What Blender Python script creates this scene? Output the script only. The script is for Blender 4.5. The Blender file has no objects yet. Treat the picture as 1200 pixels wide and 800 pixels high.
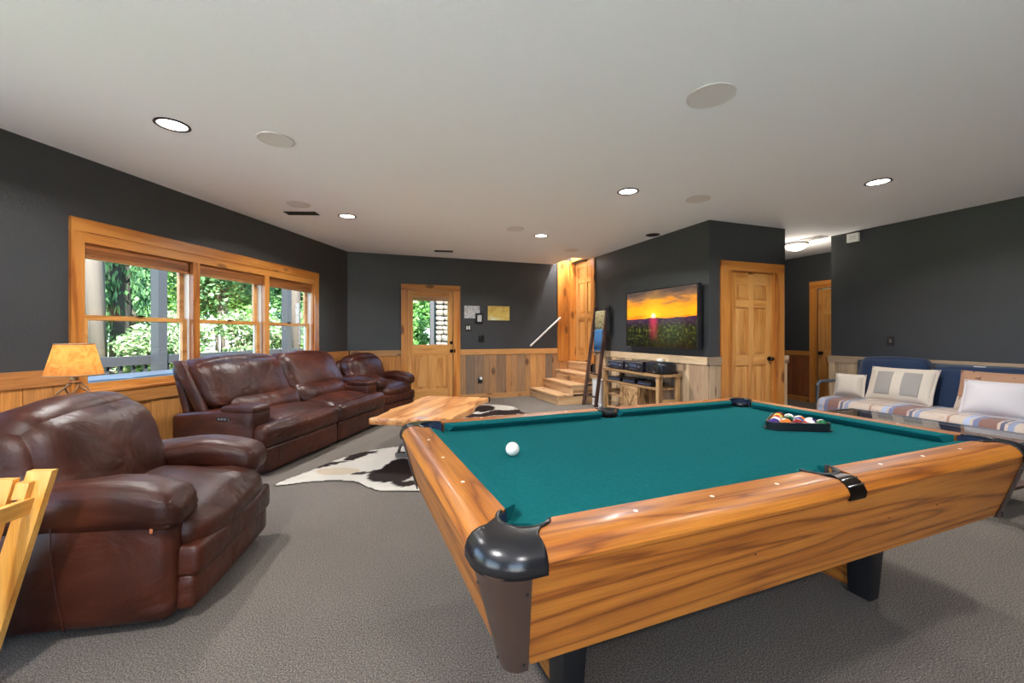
import bpy, bmesh, math, random
from mathutils import Vector, Matrix, noise

sc = bpy.context.scene
col = sc.collection
rad = math.radians
random.seed(7)

# ------------------------------------------------------------------ camera, sky, sun, exposure
F_PX, HORIZON, EYE = 492.5, 392.0, 1.25
cam_d = bpy.data.cameras.new('camera')
cam = bpy.data.objects.new('camera', cam_d)
col.objects.link(cam)
cam.location = (0, 0, EYE)
cam.rotation_euler = (rad(90), 0, 0)
cam_d.sensor_width = 36.0
cam_d.lens = 36.0 * F_PX / 1200.0
cam_d.shift_y = -(400 - HORIZON) / 1200.0
cam_d.clip_start = 0.05
sc.camera = cam

world = bpy.data.worlds.new('sky')
sc.world = world
world.use_nodes = True
wn = world.node_tree
bg = wn.nodes['Background']
sky = wn.nodes.new('ShaderNodeTexSky')
sky.sky_type = 'HOSEK_WILKIE'
sky.sun_direction = (0.25, -0.35, 0.9)
sky.turbidity = 4.0
wn.links.new(sky.outputs[0], bg.inputs[0])
bg.inputs[1].default_value = 8.0

sun_d = bpy.data.lights.new('sun', 'SUN')
sun_d.energy = 16.0
sun_d.angle = rad(1.0)
sun_d.color = (1.0, 0.97, 0.92)
sun = bpy.data.objects.new('sun', sun_d)
col.objects.link(sun)
sun.rotation_euler = Vector((-0.36, 0.50, -0.72)).to_track_quat('-Z', 'Y').to_euler()

vs = sc.view_settings
vs.view_transform = 'Standard'
vs.look = 'None'
vs.gamma = 1.0
vs.use_curve_mapping = False
vs.exposure = 2.1
try:
    sc.cycles.use_denoising = True
    sc.cycles.max_bounces = 10
    sc.cycles.diffuse_bounces = 6
    sc.cycles.transparent_max_bounces = 12
    sc.cycles.sample_clamp_indirect = 8.0
except Exception:
    pass

# ------------------------------------------------------------------ frames
PHI = rad(20)                       # the room is turned 20 degrees from the view axis
CP, SP = math.cos(PHI), math.sin(PHI)
def W(a, b, z=0.0):                 # room coordinates (a across, b deep) -> world
    return Vector((a * CP - b * SP, a * SP + b * CP, z))
CEIL = 2.715
FAR_B, TV_A, CLOSET_B, RIGHT_A, HALL_A = 7.96, 4.20, 4.18, 6.61, 7.85
BACK_B, SIDE_A = -3.0, -4.2
LC = Vector((-2.90, 7.44, 0))       # corner of bay wall and far wall
L_ROT = math.atan2(-0.9868, -0.1622)   # bay wall: local x runs from that corner toward the viewer, local y into the room
def L(t, y, z=0.0):
    return LC + Matrix.Rotation(L_ROT, 3, 'Z') @ Vector((t, y, z))

# ------------------------------------------------------------------ node helpers
def srgb(r, g, b):
    f = lambda c: (c / 255) / 12.92 if c / 255 <= 0.04045 else ((c / 255 + 0.055) / 1.055) ** 2.4
    return (f(r), f(g), f(b), 1.0)

class NB:
    def __init__(self, name):
        self.m = bpy.data.materials.new(name)
        self.m.use_nodes = True
        self.t = self.m.node_tree
        self.bsdf = self.t.nodes['Principled BSDF']
        self.out = self.t.nodes['Material Output']
    def n(self, kind, **kw):
        nd = self.t.nodes.new('ShaderNode' + kind)
        for k, v in kw.items():
            setattr(nd, k, v)
        return nd
    def put(self, sock, v):
        if v is None:
            return
        if isinstance(v, bpy.types.NodeSocket):
            self.t.links.new(v, sock)
        elif isinstance(v, (tuple, list)) and sock.type == 'RGBA' and len(v) == 3:
            sock.default_value = (*v, 1)
        else:
            sock.default_value = v
    def math(self, op, a, b=None, c=None, clamp=False):
        nd = self.n('Math', operation=op, use_clamp=clamp)
        self.put(nd.inputs[0], a); self.put(nd.inputs[1], b); self.put(nd.inputs[2], c)
        return nd.outputs[0]
    def vmath(self, op, a, b=None):
        nd = self.n('VectorMath', operation=op)
        self.put(nd.inputs[0], a); self.put(nd.inputs[1], b)
        return nd.outputs[0]
    def coord(self, which='Object'):
        return self.n('TexCoord').outputs[which]
    def mapping(self, v, scale=(1, 1, 1), loc=(0, 0, 0), rot=(0, 0, 0)):
        nd = self.n('Mapping')
        self.put(nd.inputs['Vector'], v)
        nd.inputs['Scale'].default_value = scale
        nd.inputs['Location'].default_value = loc
        nd.inputs['Rotation'].default_value = rot
        return nd.outputs[0]
    def noise(self, v, scale=5, detail=3, rough=0.5, dist=0.0, out='Fac'):
        nd = self.n('TexNoise')
        self.put(nd.inputs['Vector'], v)
        self.put(nd.inputs['Scale'], scale)
        nd.inputs['Detail'].default_value = detail
        nd.inputs['Roughness'].default_value = rough
        nd.inputs['Distortion'].default_value = dist
        return nd.outputs[out]
    def voronoi(self, v, scale=5, feature='F1', out='Distance'):
        nd = self.n('TexVoronoi', feature=feature)
        self.put(nd.inputs['Vector'], v)
        nd.inputs['Scale'].default_value = scale
        return nd.outputs[out]
    def ramp(self, fac, stops, interp='LINEAR'):
        nd = self.n('ValToRGB')
        cr = nd.color_ramp
        cr.interpolation = interp
        while len(cr.elements) < len(stops):
            cr.elements.new(0.5)
        for e, (p, c) in zip(cr.elements, stops):
            e.position = p
            e.color = c if len(c) == 4 else (*c, 1)
        self.put(nd.inputs[0], fac)
        return nd.outputs[0]
    def mix(self, fac, a, b, blend='MIX'):
        nd = self.n('Mix', data_type='RGBA', blend_type=blend)
        self.put(nd.inputs[0], fac); self.put(nd.inputs[6], a); self.put(nd.inputs[7], b)
        return nd.outputs[2]
    def sep(self, v):
        nd = self.n('SeparateXYZ'); self.put(nd.inputs[0], v)
        return nd.outputs
    def rand(self):
        return self.n('ObjectInfo').outputs['Random']
    def bump(self, h, strength=0.3, dist=0.01):
        nd = self.n('Bump')
        nd.inputs['Strength'].default_value = strength
        nd.inputs['Distance'].default_value = dist
        self.put(nd.inputs['Height'], h)
        self.t.links.new(nd.outputs[0], self.bsdf.inputs['Normal'])
        return nd.outputs[0]
    def set(self, **kw):
        names = dict(color='Base Color', rough='Roughness', metal='Metallic', spec='Specular IOR Level', coat='Coat Weight',
                     coat_rough='Coat Roughness', sheen='Sheen Weight', emit='Emission Color', estr='Emission Strength',
                     trans='Transmission Weight', alpha='Alpha', sss='Subsurface Weight')
        for k, v in kw.items():
            self.put(self.bsdf.inputs[names[k]], v)
        return self

M = {}
def plain(name, c, rough=0.5, **kw):
    b = NB(name); b.set(color=c, rough=rough, **kw); M[name] = b.m
    return b.m

def wood(name, light, mid, dark, axis='x', along=0.55, across=7.0, rings=7.0, knots=0.0, rough=0.42, coat=0.0, vary=0.12, fine=0.35, bump=0.08):
    b = NB(name)
    v = b.coord()
    off = b.math('MULTIPLY', b.rand(), 37.0)
    comb = b.n('CombineXYZ')
    for i in range(3):
        b.put(comb.inputs[i], b.math('MULTIPLY', off, (1.0, 1.7, 2.3)[i]))
    v = b.vmath('ADD', v, comb.outputs[0])
    sc_ = [across] * 3; sc_['xyz'.index(axis)] = along
    v1 = b.mapping(v, tuple(sc_))
    n1 = b.noise(v1, 1.0, 3, 0.5, 0.35)
    if knots > 0:
        kv = [3.6] * 3; kv['xyz'.index(axis)] = 1.7
        vk = b.mapping(v, tuple(kv))
        dk = b.voronoi(vk, 1.0)
        near = b.ramp(dk, [(0.0, (1, 1, 1)), (0.30, (0, 0, 0))], 'EASE')
        n1 = b.math('ADD', n1, b.math('MULTIPLY', near, 0.10))
    r = b.math('PINGPONG', b.math('MULTIPLY', n1, rings), 1.0)
    base = b.ramp(r, [(0.0, dark), (0.28, mid), (0.85, light)])
    fs = [230.0] * 3; fs['xyz'.index(axis)] = 5.0
    fg = b.noise(b.mapping(v, tuple(fs)), 1.0, 2, 0.6)
    base = b.mix(fine, base, b.ramp(fg, [(0.3, (0.45, 0.40, 0.36)), (0.7, (1.15, 1.15, 1.15))]), 'MULTIPLY')
    if knots > 0:
        kn = b.ramp(dk, [(0.0, (1, 1, 1)), (0.075 + 0.06 * knots, (0.85, 0.85, 0.85)), (0.11 + 0.08 * knots, (0, 0, 0))])
        base = b.mix(b.math('MULTIPLY', kn, 0.85), base, tuple(x * 0.30 for x in dark[:3]) + (1,))
    hs = b.n('HueSaturation')
    b.put(hs.inputs['Value'], b.math('ADD', b.math('MULTIPLY', b.rand(), 2 * vary), 1.0 - vary))
    b.put(hs.inputs['Color'], base)
    b.set(color=hs.outputs[0], rough=rough, coat=coat, coat_rough=0.15)
    if bump:
        b.bump(fg, bump, 0.003)
    M[name] = b.m
    return b.m

# ------------------------------------------------------------------ materials
def make_materials():
    b = NB('wall_paint')
    v = b.coord()
    h = b.noise(v, 55, 3, 0.55)
    h2 = b.noise(v, 160, 2, 0.5)
    b.set(color=b.mix(b.noise(v, 2.0, 2), srgb(57, 59, 61), srgb(63, 65, 67)), rough=0.38, spec=0.35)
    b.bump(b.math('ADD', b.ramp(h, [(0.42, (0, 0, 0)), (0.62, (1, 1, 1))]), b.math('MULTIPLY', h2, 0.3)), 0.28, 0.004)
    M['paint'] = b.m
    b = NB('ceiling_paint')
    v = b.coord()
    h = b.noise(v, 26, 4, 0.6)
    b.set(color=srgb(240, 241, 246), rough=0.85, spec=0.2)
    b.bump(b.ramp(h, [(0.48, (0, 0, 0)), (0.6, (1, 1, 1))]), 0.12, 0.003)
    M['ceiling'] = b.m
    b = NB('carpet')
    v = b.coord()
    n1 = b.noise(v, 170, 3, 0.7)
    n2 = b.noise(v, 1.1, 3, 0.5)
    c = b.ramp(n1, [(0.28, srgb(52, 47, 43)), (0.5, srgb(112, 105, 98)), (0.72, srgb(172, 162, 152))])
    c = b.mix(0.30, c, b.ramp(n2, [(0.35, (0.72, 0.71, 0.70)), (0.65, (1.05, 1.04, 1.03))]), 'MULTIPLY')
    b.set(color=c, rough=1.0, spec=0.03)
    b.bump(b.noise(v, 320, 2, 0.6), 0.8, 0.008)
    M['carpet'] = b.m
    # orange knotty pine for casings, doors
    pl, pm, pd = srgb(204, 136, 64), srgb(187, 115, 46), srgb(152, 85, 32)
    for ax in 'xyz':
        wood('pine_' + ax, pl, pm, pd, ax, knots=0.9, rings=5, rough=0.35, coat=0.25, vary=0.10)
        wood('doorpine_' + ax, srgb(218, 160, 92), srgb(207, 146, 76), srgb(184, 120, 56), ax, knots=0.0, rings=5, rough=0.35, coat=0.2, vary=0.06)
        wood('steppine_' + ax, srgb(214, 176, 132), srgb(196, 150, 104), srgb(160, 112, 70), ax, knots=0.9, rings=6, rough=0.5, vary=0.08)
    # reclaimed wainscot planks: tone picked per plank
    def barn(name, stops, ax):
        b = NB(name)
        v = b.coord()
        off = b.math('MULTIPLY', b.rand(), 41.0)
        comb = b.n('CombineXYZ')
        for i in range(3):
            b.put(comb.inputs[i], b.math('MULTIPLY', off, (1.0, 1.9, 2.7)[i]))
        v = b.vmath('ADD', v, comb.outputs[0])
        s1 = [9.0] * 3; s1['xyz'.index(ax)] = 0.8
        n1 = b.noise(b.mapping(v, tuple(s1)), 1.0, 4, 0.6, 0.4)
        vk = [4.0] * 3; vk['xyz'.index(ax)] = 2.2
        dk = b.voronoi(b.mapping(v, tuple(vk)), 1.0)
        r = b.math('PINGPONG', b.math('MULTIPLY', b.math('ADD', n1, b.math('MULTIPLY', dk, 0.12)), 7.0), 1.0)
        tone = b.ramp(b.rand(), stops, 'LINEAR')
        c = b.mix(b.math('MULTIPLY', r, 0.6), tone, b.mix(0.5, tone, (0.5, 0.42, 0.36, 1), 'MULTIPLY'))
        fs = [150.0] * 3; fs['xyz'.index(ax)] = 4.0
        fg = b.noise(b.mapping(v, tuple(fs)), 1.0, 3, 0.65)
        c = b.mix(0.6, c, b.ramp(fg, [(0.3, (0.5, 0.45, 0.42)), (0.7, (1.2, 1.2, 1.2))]), 'MULTIPLY')
        kn = b.ramp(dk, [(0.0, (1, 1, 1)), (0.13, (0.8, 0.8, 0.8)), (0.20, (0, 0, 0))])
        c = b.mix(b.math('MULTIPLY', kn, 0.8), c, srgb(70, 38, 20))
        bl = b.noise(b.mapping(v, (2.2, 2.2, 2.2)), 1.0, 3, 0.6)
        c = b.mix(b.math('MULTIPLY', b.ramp(bl, [(0.55, (0, 0, 0)), (0.75, (1, 1, 1))]), 0.35), c, srgb(120, 104, 88))
        b.set(color=c, rough=0.7)
        b.bump(b.math('ADD', fg, b.math('MULTIPLY', r, 0.3)), 0.25, 0.004)
        M[name] = b.m
    tan = [(0.0, srgb(200, 140, 78)), (0.22, srgb(140, 110, 82)), (0.42, srgb(206, 150, 86)), (0.6, srgb(122, 104, 88)), (0.8, srgb(190, 142, 92)), (1.0, srgb(158, 118, 80))]
    orange = [(0.0, srgb(206, 138, 62)), (0.35, srgb(184, 122, 60)), (0.6, srgb(216, 154, 80)), (1.0, srgb(172, 108, 50))]
    pale = [(0.0, srgb(222, 188, 142)), (0.3, srgb(176, 150, 122)), (0.55, srgb(226, 196, 154)), (0.75, srgb(142, 124, 108)), (1.0, srgb(208, 168, 122))]
    for nm, st in (('tan', tan), ('orange', orange), ('pale', pale)):
        for ax in 'xyz':
            barn('barn_%s_%s' % (nm, ax), st, ax)
    barn('barn_red_z', [(0.0, srgb(150, 84, 40)), (1.0, srgb(128, 70, 34))], 'z')
    for ax in 'xyz':
        wood('oak_' + ax, srgb(184, 114, 40), srgb(168, 97, 30), srgb(126, 65, 18), ax, along=0.30, across=6.5, rings=18, knots=0, rough=0.42, coat=0.08, vary=0.0, fine=0.5, bump=0.03)
        wood('slab_' + ax, srgb(226, 166, 104), srgb(206, 140, 82), srgb(164, 98, 52), ax, along=0.7, across=5, rings=9, knots=0.3, rough=0.3, coat=0.3, vary=0.0)
        wood('console_' + ax, srgb(188, 150, 104), srgb(160, 122, 80), srgb(112, 80, 48), ax, along=0.8, across=9, rings=7, knots=0.4, rough=0.6)
        wood('golden_' + ax, srgb(236, 178, 92), srgb(226, 160, 70), srgb(198, 126, 48), ax, along=0.6, across=6, rings=6, rough=0.35, coat=0.3, vary=0.05)
    wood('walnut_z', srgb(84, 58, 48), srgb(66, 44, 38), srgb(44, 28, 26), 'z', rough=0.5)
    wood('blind_x', srgb(176, 108, 52), srgb(156, 92, 42), srgb(128, 72, 32), 'x', rough=0.4)
    # leather
    b = NB('leather')
    v = b.coord()
    big = b.noise(v, 3.2, 3, 0.55)
    fold = b.noise(b.mapping(v, (3.0, 5.5, 5), rot=(0.5, 0.4, 0.3)), 1.0, 3, 0.5, 0.7)
    fine = b.voronoi(v, 240)
    c = b.mix(b.ramp(big, [(0.35, (0, 0, 0)), (0.7, (1, 1, 1))]), srgb(45, 17, 9), srgb(74, 33, 19))
    b.set(color=c, rough=b.ramp(fold, [(0.3, (0.32,) * 3), (0.7, (0.46,) * 3)]), spec=0.36)
    b.bump(b.math('ADD', b.math('MULTIPLY', fold, 1.0), b.math('MULTIPLY', fine, 0.03)), 0.40, 0.05)
    M['leather'] = b.m
    plain('leather_dark', srgb(48, 24, 20), 0.5)
    plain('thread', srgb(176, 100, 60), 0.8)
    b = NB('felt')
    v = b.coord()
    c = b.mix(b.noise(v, 60, 3, 0.7), srgb(10, 82, 86), srgb(28, 104, 106))
    b.set(color=c, rough=1.0, spec=0.03)
    b.bump(b.noise(v, 500, 2), 0.25, 0.002)
    M['felt'] = b.m
    plain('black_plastic', srgb(26, 25, 28), 0.28, spec=0.6)
    b = NB('worn_plastic')
    v = b.coord()
    chip = b.ramp(b.noise(v, 16, 4, 0.7), [(0.66, (0, 0, 0)), (0.69, (1, 1, 1))])
    b.set(color=b.mix(chip, srgb(24, 23, 27), srgb(120, 112, 108)), rough=0.27, spec=0.6)
    M['worn_plastic'] = b.m
    plain('brown_plastic', srgb(66, 48, 40), 0.38)
    plain('pocket_blue', srgb(28, 46, 74), 0.6)
    plain('dark_void', srgb(14, 13, 14), 0.9)
    plain('pearl', srgb(246, 238, 222), 0.3)
    plain('leg_black', srgb(22, 21, 22), 0.45)
    plain('black_metal', srgb(30, 28, 28), 0.45, metal=0.3)
    plain('iron', srgb(112, 106, 100), 0.6, metal=0.2)
    plain('bronze', srgb(44, 34, 28), 0.35, metal=0.8)
    plain('brass', srgb(212, 176, 92), 0.25, metal=1.0)
    plain('grey_metal', srgb(92, 98, 106), 0.4, metal=0.4)
    plain('white_paint', srgb(232, 230, 226), 0.45)
    plain('speaker_white', srgb(216, 213, 213), 0.8)
    plain('track_white', srgb(226, 220, 210), 0.45)
    plain('rail_white', srgb(206, 204, 202), 0.4)
    plain('steel', srgb(190, 190, 192), 0.25, metal=1.0)
    plain('navy', srgb(20, 42, 74), 0.9, sheen=0.2)
    plain('linen', srgb(206, 194, 178), 0.9, sheen=0.2)
    plain('linen_grey', srgb(156, 150, 144), 0.9)
    plain('cotton', srgb(202, 196, 198), 0.9, sheen=0.2)
    plain('electronics', srgb(26, 30, 40), 0.35)
    plain('display_glass', srgb(60, 74, 98), 0.15)
    plain('chrome_trim', srgb(150, 158, 172), 0.3, metal=0.8)
    plain('porch_grey', srgb(22, 24, 28), 0.65)
    plain('tub_cover', srgb(36, 43, 54), 0.45)
    plain('tub_shell', srgb(96, 88, 78), 0.6)
    plain('bark', srgb(66, 59, 52), 0.9)
    plain('bark_dark', srgb(44, 40, 35), 0.9)
    plain('mortar', srgb(40, 38, 35), 0.9)
    b = NB('fieldstone')
    b.set(color=b.mix(b.noise(b.coord(), 9, 3), b.ramp(b.rand(), [(0, srgb(66, 63, 58)), (0.5, srgb(98, 92, 82)), (1, srgb(80, 68, 54))]), srgb(60, 57, 53)), rough=0.85)
    M['stone'] = b.m
    def leaf(name, stops):
        b = NB(name)
        g = b.n('NewGeometry')
        c = b.ramp(g.outputs['Random Per Island'], stops)
        b.set(color=c, rough=0.55, spec=0.3)
        tr = b.n('BsdfTranslucent'); b.put(tr.inputs[0], c)
        mx = b.n('MixShader'); mx.inputs[0].default_value = 0.45
        b.t.links.new(b.bsdf.outputs[0], mx.inputs[1]); b.t.links.new(tr.outputs[0], mx.inputs[2])
        b.t.links.new(mx.outputs[0], b.out.inputs[0])
        M[name] = b.m
    leaf('leaf_tree', [(0, srgb(46, 80, 38)), (0.4, srgb(76, 118, 54)), (0.75, srgb(108, 150, 78)), (1.0, srgb(160, 186, 124))])
    leaf('leaf_shrub', [(0, srgb(42, 68, 40)), (0.4, srgb(80, 108, 66)), (0.7, srgb(120, 144, 96)), (0.88, srgb(168, 166, 140)), (1.0, srgb(186, 166, 152))])
    leaf('leaf_dark', [(0, srgb(40, 70, 46)), (0.5, srgb(62, 98, 60)), (1.0, srgb(102, 138, 88))])
    b = NB('lawn')
    b.set(color=b.mix(b.noise(b.coord(), 4, 4), srgb(84, 118, 58), srgb(150, 160, 110)), rough=0.95)
    M['lawn'] = b.m
    # window glass: thin clear pane
    b = NB('pane_glass')
    tr = b.n('BsdfTransparent'); tr.inputs[0].default_value = (0.97, 0.98, 0.98, 1)
    gl = b.n('BsdfGlossy'); gl.inputs['Roughness'].default_value = 0.02
    fr = b.n('Fresnel')
    bf = b.n('NewGeometry').outputs['Backfacing']
    b.put(fr.inputs[0], b.math('ADD', b.math('MULTIPLY', bf, 1 / 1.35 - 1.35), 1.35))   # same reflectance from either side of the thin pane
    mx = b.n('MixShader')
    b.t.links.new(fr.outputs[0], mx.inputs[0]); b.t.links.new(tr.outputs[0], mx.inputs[1]); b.t.links.new(gl.outputs[0], mx.inputs[2])
    b.t.links.new(mx.outputs[0], b.out.inputs[0])
    M['glass'] = b.m
    def glow(name, c, strength):
        b = NB(name)
        b.set(color=c, emit=c, estr=strength, rough=0.4)
        M[name] = b.m
    glow('bulb_lens', (1.0, 0.95, 0.88, 1), 3.0)
    glow('dome_glass', (1.0, 0.92, 0.80, 1), 0.6)
    glow('bulb_warm', (1.0, 0.78, 0.50, 1), 4.0)
    b = NB('parchment')
    v = b.coord()
    n1 = b.noise(v, 14, 4, 0.65, 1.2)
    c = b.ramp(n1, [(0.3, srgb(176, 116, 56)), (0.6, srgb(208, 152, 84))])
    tr = b.n('BsdfTranslucent'); b.put(tr.inputs[0], c)
    b.set(color=c, rough=0.8)
    mx = b.n('MixShader'); mx.inputs[0].default_value = 0.62
    b.t.links.new(b.bsdf.outputs[0], mx.inputs[1]); b.t.links.new(tr.outputs[0], mx.inputs[2])
    b.t.links.new(mx.outputs[0], b.out.inputs[0])
    M['parchment'] = b.m
    # wall map print
    b = NB('map_print')
    v = b.coord()
    n1 = b.noise(v, 6.5, 5, 0.6)
    g = b.sep(v)
    k = b.math('ADD', n1, b.math('MULTIPLY', g[2], 0.9))
    c = b.ramp(k, [(0.30, srgb(222, 222, 206)), (0.44, srgb(214, 206, 160)), (0.52, srgb(206, 180, 92)), (0.7, srgb(190, 158, 74))], 'CONSTANT')
    b.set(color=c, rough=0.5)
    M['map_print'] = b.m
    b = NB('sketch_print')
    v = b.coord()
    b.set(color=b.ramp(b.noise(v, 26, 5, 0.7), [(0.4, srgb(150, 152, 156)), (0.55, srgb(206, 206, 208))]), rough=0.5)
    M['sketch_print'] = b.m
    plain('photo_print', srgb(182, 182, 184), 0.5)
    # patterned cloth
    b = NB('plaid')
    v = b.sep(b.coord())
    def band(t, lo, hi):
        return b.math('MULTIPLY', b.math('GREATER_THAN', t, lo), b.math('LESS_THAN', t, hi))
    y = b.math('FRACT', b.math('DIVIDE', b.math('ADD', v[1], 8.0), 0.70))
    c = b.mix(b.noise(b.coord(), 9, 3), srgb(184, 164, 148), srgb(198, 184, 172))
    for lo, hi, cc in ((0.40, 0.46, (124, 142, 176)), (0.49, 0.53, (62, 72, 110)), (0.56, 0.74, (116, 72, 66)), (0.74, 0.80, (88, 106, 150)), (0.83, 0.90, (160, 176, 206)), (0.05, 0.08, (150, 110, 90))):
        c = b.mix(b.math('MULTIPLY', band(y, lo, hi), 0.85), c, srgb(*cc))
    x = b.math('FRACT', b.math('MULTIPLY', v[0], 5.5))
    c = b.mix(b.math('MULTIPLY', band(x, 0.1, 0.3), 0.30), c, srgb(90, 80, 100))
    z = b.math('FRACT', b.math('MULTIPLY', v[2], 7.0))
    c = b.mix(b.math('MULTIPLY', band(z, 0.1, 0.3), 0.30), c, srgb(96, 110, 150))
    tx = b.ramp(b.noise(b.coord(), 13, 3, 0.6), [(0.60, (0, 0, 0)), (0.66, (1, 1, 1))])
    c = b.mix(b.math('MULTIPLY', tx, 0.6), c, srgb(128, 92, 70))
    b.set(color=c, rough=0.95, sheen=0.2)
    b.bump(b.noise(b.coord(), 200, 2), 0.4, 0.003)
    M['plaid'] = b.m
    b = NB('lodge_cloth')
    v = b.sep(b.coord())
    c = b.mix(b.noise(b.coord(), 9, 3), srgb(196, 178, 158), srgb(208, 194, 178))
    c = b.mix(b.math('MULTIPLY', b.math('GREATER_THAN', v[2], 0.14), 0.8), c, srgb(160, 110, 76))
    c = b.mix(b.math('MULTIPLY', band(v[2], -0.16, -0.10), 0.85), c, srgb(70, 90, 140))
    tx = b.ramp(b.noise(b.coord(), 11, 3, 0.6), [(0.60, (0, 0, 0)), (0.64, (1, 1, 1))])
    c = b.mix(b.math('MULTIPLY', tx, 0.8), c, srgb(92, 60, 44))
    b.set(color=c, rough=0.95)
    M['lodge_cloth'] = b.m
    b = NB('floral_throw')
    n1 = b.noise(b.coord(), 18, 2, 0.6)
    b.set(color=b.ramp(n1, [(0.34, srgb(84, 70, 46)), (0.44, srgb(186, 172, 132)), (0.56, srgb(120, 124, 78)), (0.66, srgb(196, 150, 120))]), rough=0.95)
    M['floral'] = b.m
    plain('blue_throw', srgb(56, 104, 150), 0.95)
    plain('dark_matte', srgb(20, 20, 22), 0.95)
    # cowhide: pattern carried in a colour attribute
    b = NB('cowhide')
    at = b.n('Attribute'); at.attribute_name = 'hide'
    b.set(color=b.mix(0.25, at.outputs['Color'], b.ramp(b.noise(b.coord(), 120, 3), [(0.3, (0.7, 0.7, 0.7)), (0.7, (1.1, 1.1, 1.1))]), 'MULTIPLY'), rough=0.75)
    M['cowhide'] = b.m
    # television picture: sunset over a flower field
    b = NB('sunset_screen')
    v = b.sep(b.coord())             # x across 0..1.50, z up 0..0.84
    u = b.math('DIVIDE', v[0], 1.50); w = b.math('DIVIDE', v[2], 0.84)
    cl = b.noise(b.mapping(b.coord(), (2.2, 1, 11)), 1.0, 4, 0.6, 0.6)
    skyc = b.ramp(b.math('ADD', w, b.math('MULTIPLY', b.math('SUBTRACT', cl, 0.5), 0.55)), [(0.42, srgb(226, 96, 24)), (0.58, srgb(238, 156, 22)), (0.74, srgb(214, 134, 34)), (0.86, srgb(128, 92, 62)), (1.0, srgb(74, 62, 56))])
    du = b.math('SUBTRACT', u, 0.43); dw = b.math('MULTIPLY', b.math('SUBTRACT', w, 0.535), 0.56)
    d = b.math('SQRT', b.math('ADD', b.math('MULTIPLY', du, du), b.math('MULTIPLY', dw, dw)))
    halo = b.math('POWER', b.math('SUBTRACT', 1.0, b.math('MINIMUM', b.math('MULTIPLY', d, 3.2), 1.0)), 2.5)
    skyc = b.mix(halo, skyc, srgb(255, 196, 40))
    skyc = b.mix(b.math('LESS_THAN', d, 0.034), skyc, srgb(255, 244, 170))
    hill = b.math('ADD', 0.46, b.math('MULTIPLY', b.noise(b.mapping(b.coord(), (2.5, 0, 0)), 1.0, 2), 0.09))
    fl = b.noise(b.mapping(b.coord(), (17, 1, 22)), 1.0, 3, 0.7)
    fld = b.ramp(fl, [(0.36, srgb(12, 14, 10)), (0.54, srgb(38, 42, 22)), (0.64, srgb(96, 92, 34)), (0.74, srgb(110, 44, 78))])
    fld = b.mix(b.ramp(w, [(0.0, (0.85,) * 3), (0.14, (0.4,) * 3), (0.30, (0, 0, 0))]), fld, srgb(10, 12, 10))
    fld = b.mix(b.ramp(w, [(0.34, (0, 0, 0)), (0.48, (0.8,) * 3)]), fld, srgb(58, 30, 60))
    streak = b.math('MULTIPLY', b.ramp(b.math('ABSOLUTE', du), [(0.0, (0.8,) * 3), (0.09, (0, 0, 0))], 'EASE'), b.ramp(w, [(0.1, (0, 0, 0)), (0.5, (0.7,) * 3)]))
    fld = b.mix(streak, fld, srgb(214, 52, 84))
    pic = b.mix(b.math('GREATER_THAN', w, hill), fld, skyc)
    b.set(color=(0, 0, 0, 1), emit=pic, estr=0.42, rough=0.12)
    M['sunset'] = b.m
make_materials()

# ------------------------------------------------------------------ mesh helpers
def box(bm, x0, x1, y0, y1, z0, z1):
    v = [bm.verts.new((x, y, z)) for z in (z0, z1) for y in (y0, y1) for x in (x0, x1)]
    for f in ((0, 2, 3, 1), (4, 5, 7, 6), (0, 1, 5, 4), (2, 6, 7, 3), (0, 4, 6, 2), (1, 3, 7, 5)):
        bm.faces.new([v[i] for i in f])
    return v

def prism(bm, pts, z0, z1, axis='z'):
    def P(p, h):
        return {'z': (p[0], p[1], h), 'y': (p[0], h, p[1]), 'x': (h, p[0], p[1])}[axis]
    lo = [bm.verts.new(P(p, z0)) for p in pts]
    hi = [bm.verts.new(P(p, z1)) for p in pts]
    n = len(pts)
    bm.faces.new(lo[::-1]); bm.faces.new(hi)
    for i in range(n):
        bm.faces.new((lo[i], lo[(i + 1) % n], hi[(i + 1) % n], hi[i]))
    bmesh.ops.recalc_face_normals(bm, faces=bm.faces[:])

def tube(bm, pts, r, seg=8, closed=False):
    pts = [Vector(p) for p in pts]
    rings = []
    n = len(pts)
    up = Vector((0.0137, 0.02, 1))
    for i, p in enumerate(pts):
        a = pts[i - 1] if (i or closed) else pts[0]
        c = pts[(i + 1) % n] if (i < n - 1 or closed) else pts[-1]
        d = (c - a).normalized()
        s = d.cross(up)
        s = s.normalized() if s.length > 1e-4 else d.orthogonal().normalized()
        t = d.cross(s).normalized()
        rr = r[i] if isinstance(r, (list, tuple)) else r
        rings.append([bm.verts.new(p + rr * (math.cos(k * 2 * math.pi / seg) * s + math.sin(k * 2 * math.pi / seg) * t)) for k in range(seg)])
    for i in range(n if closed else n - 1):
        A, B = rings[i], rings[(i + 1) % n]
        for k in range(seg):
            bm.faces.new((A[k], A[(k + 1) % seg], B[(k + 1) % seg], B[k]))
    if not closed:
        bm.faces.new(rings[0][::-1]); bm.faces.new(rings[-1])
    bmesh.ops.recalc_face_normals(bm, faces=bm.faces[:])

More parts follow.
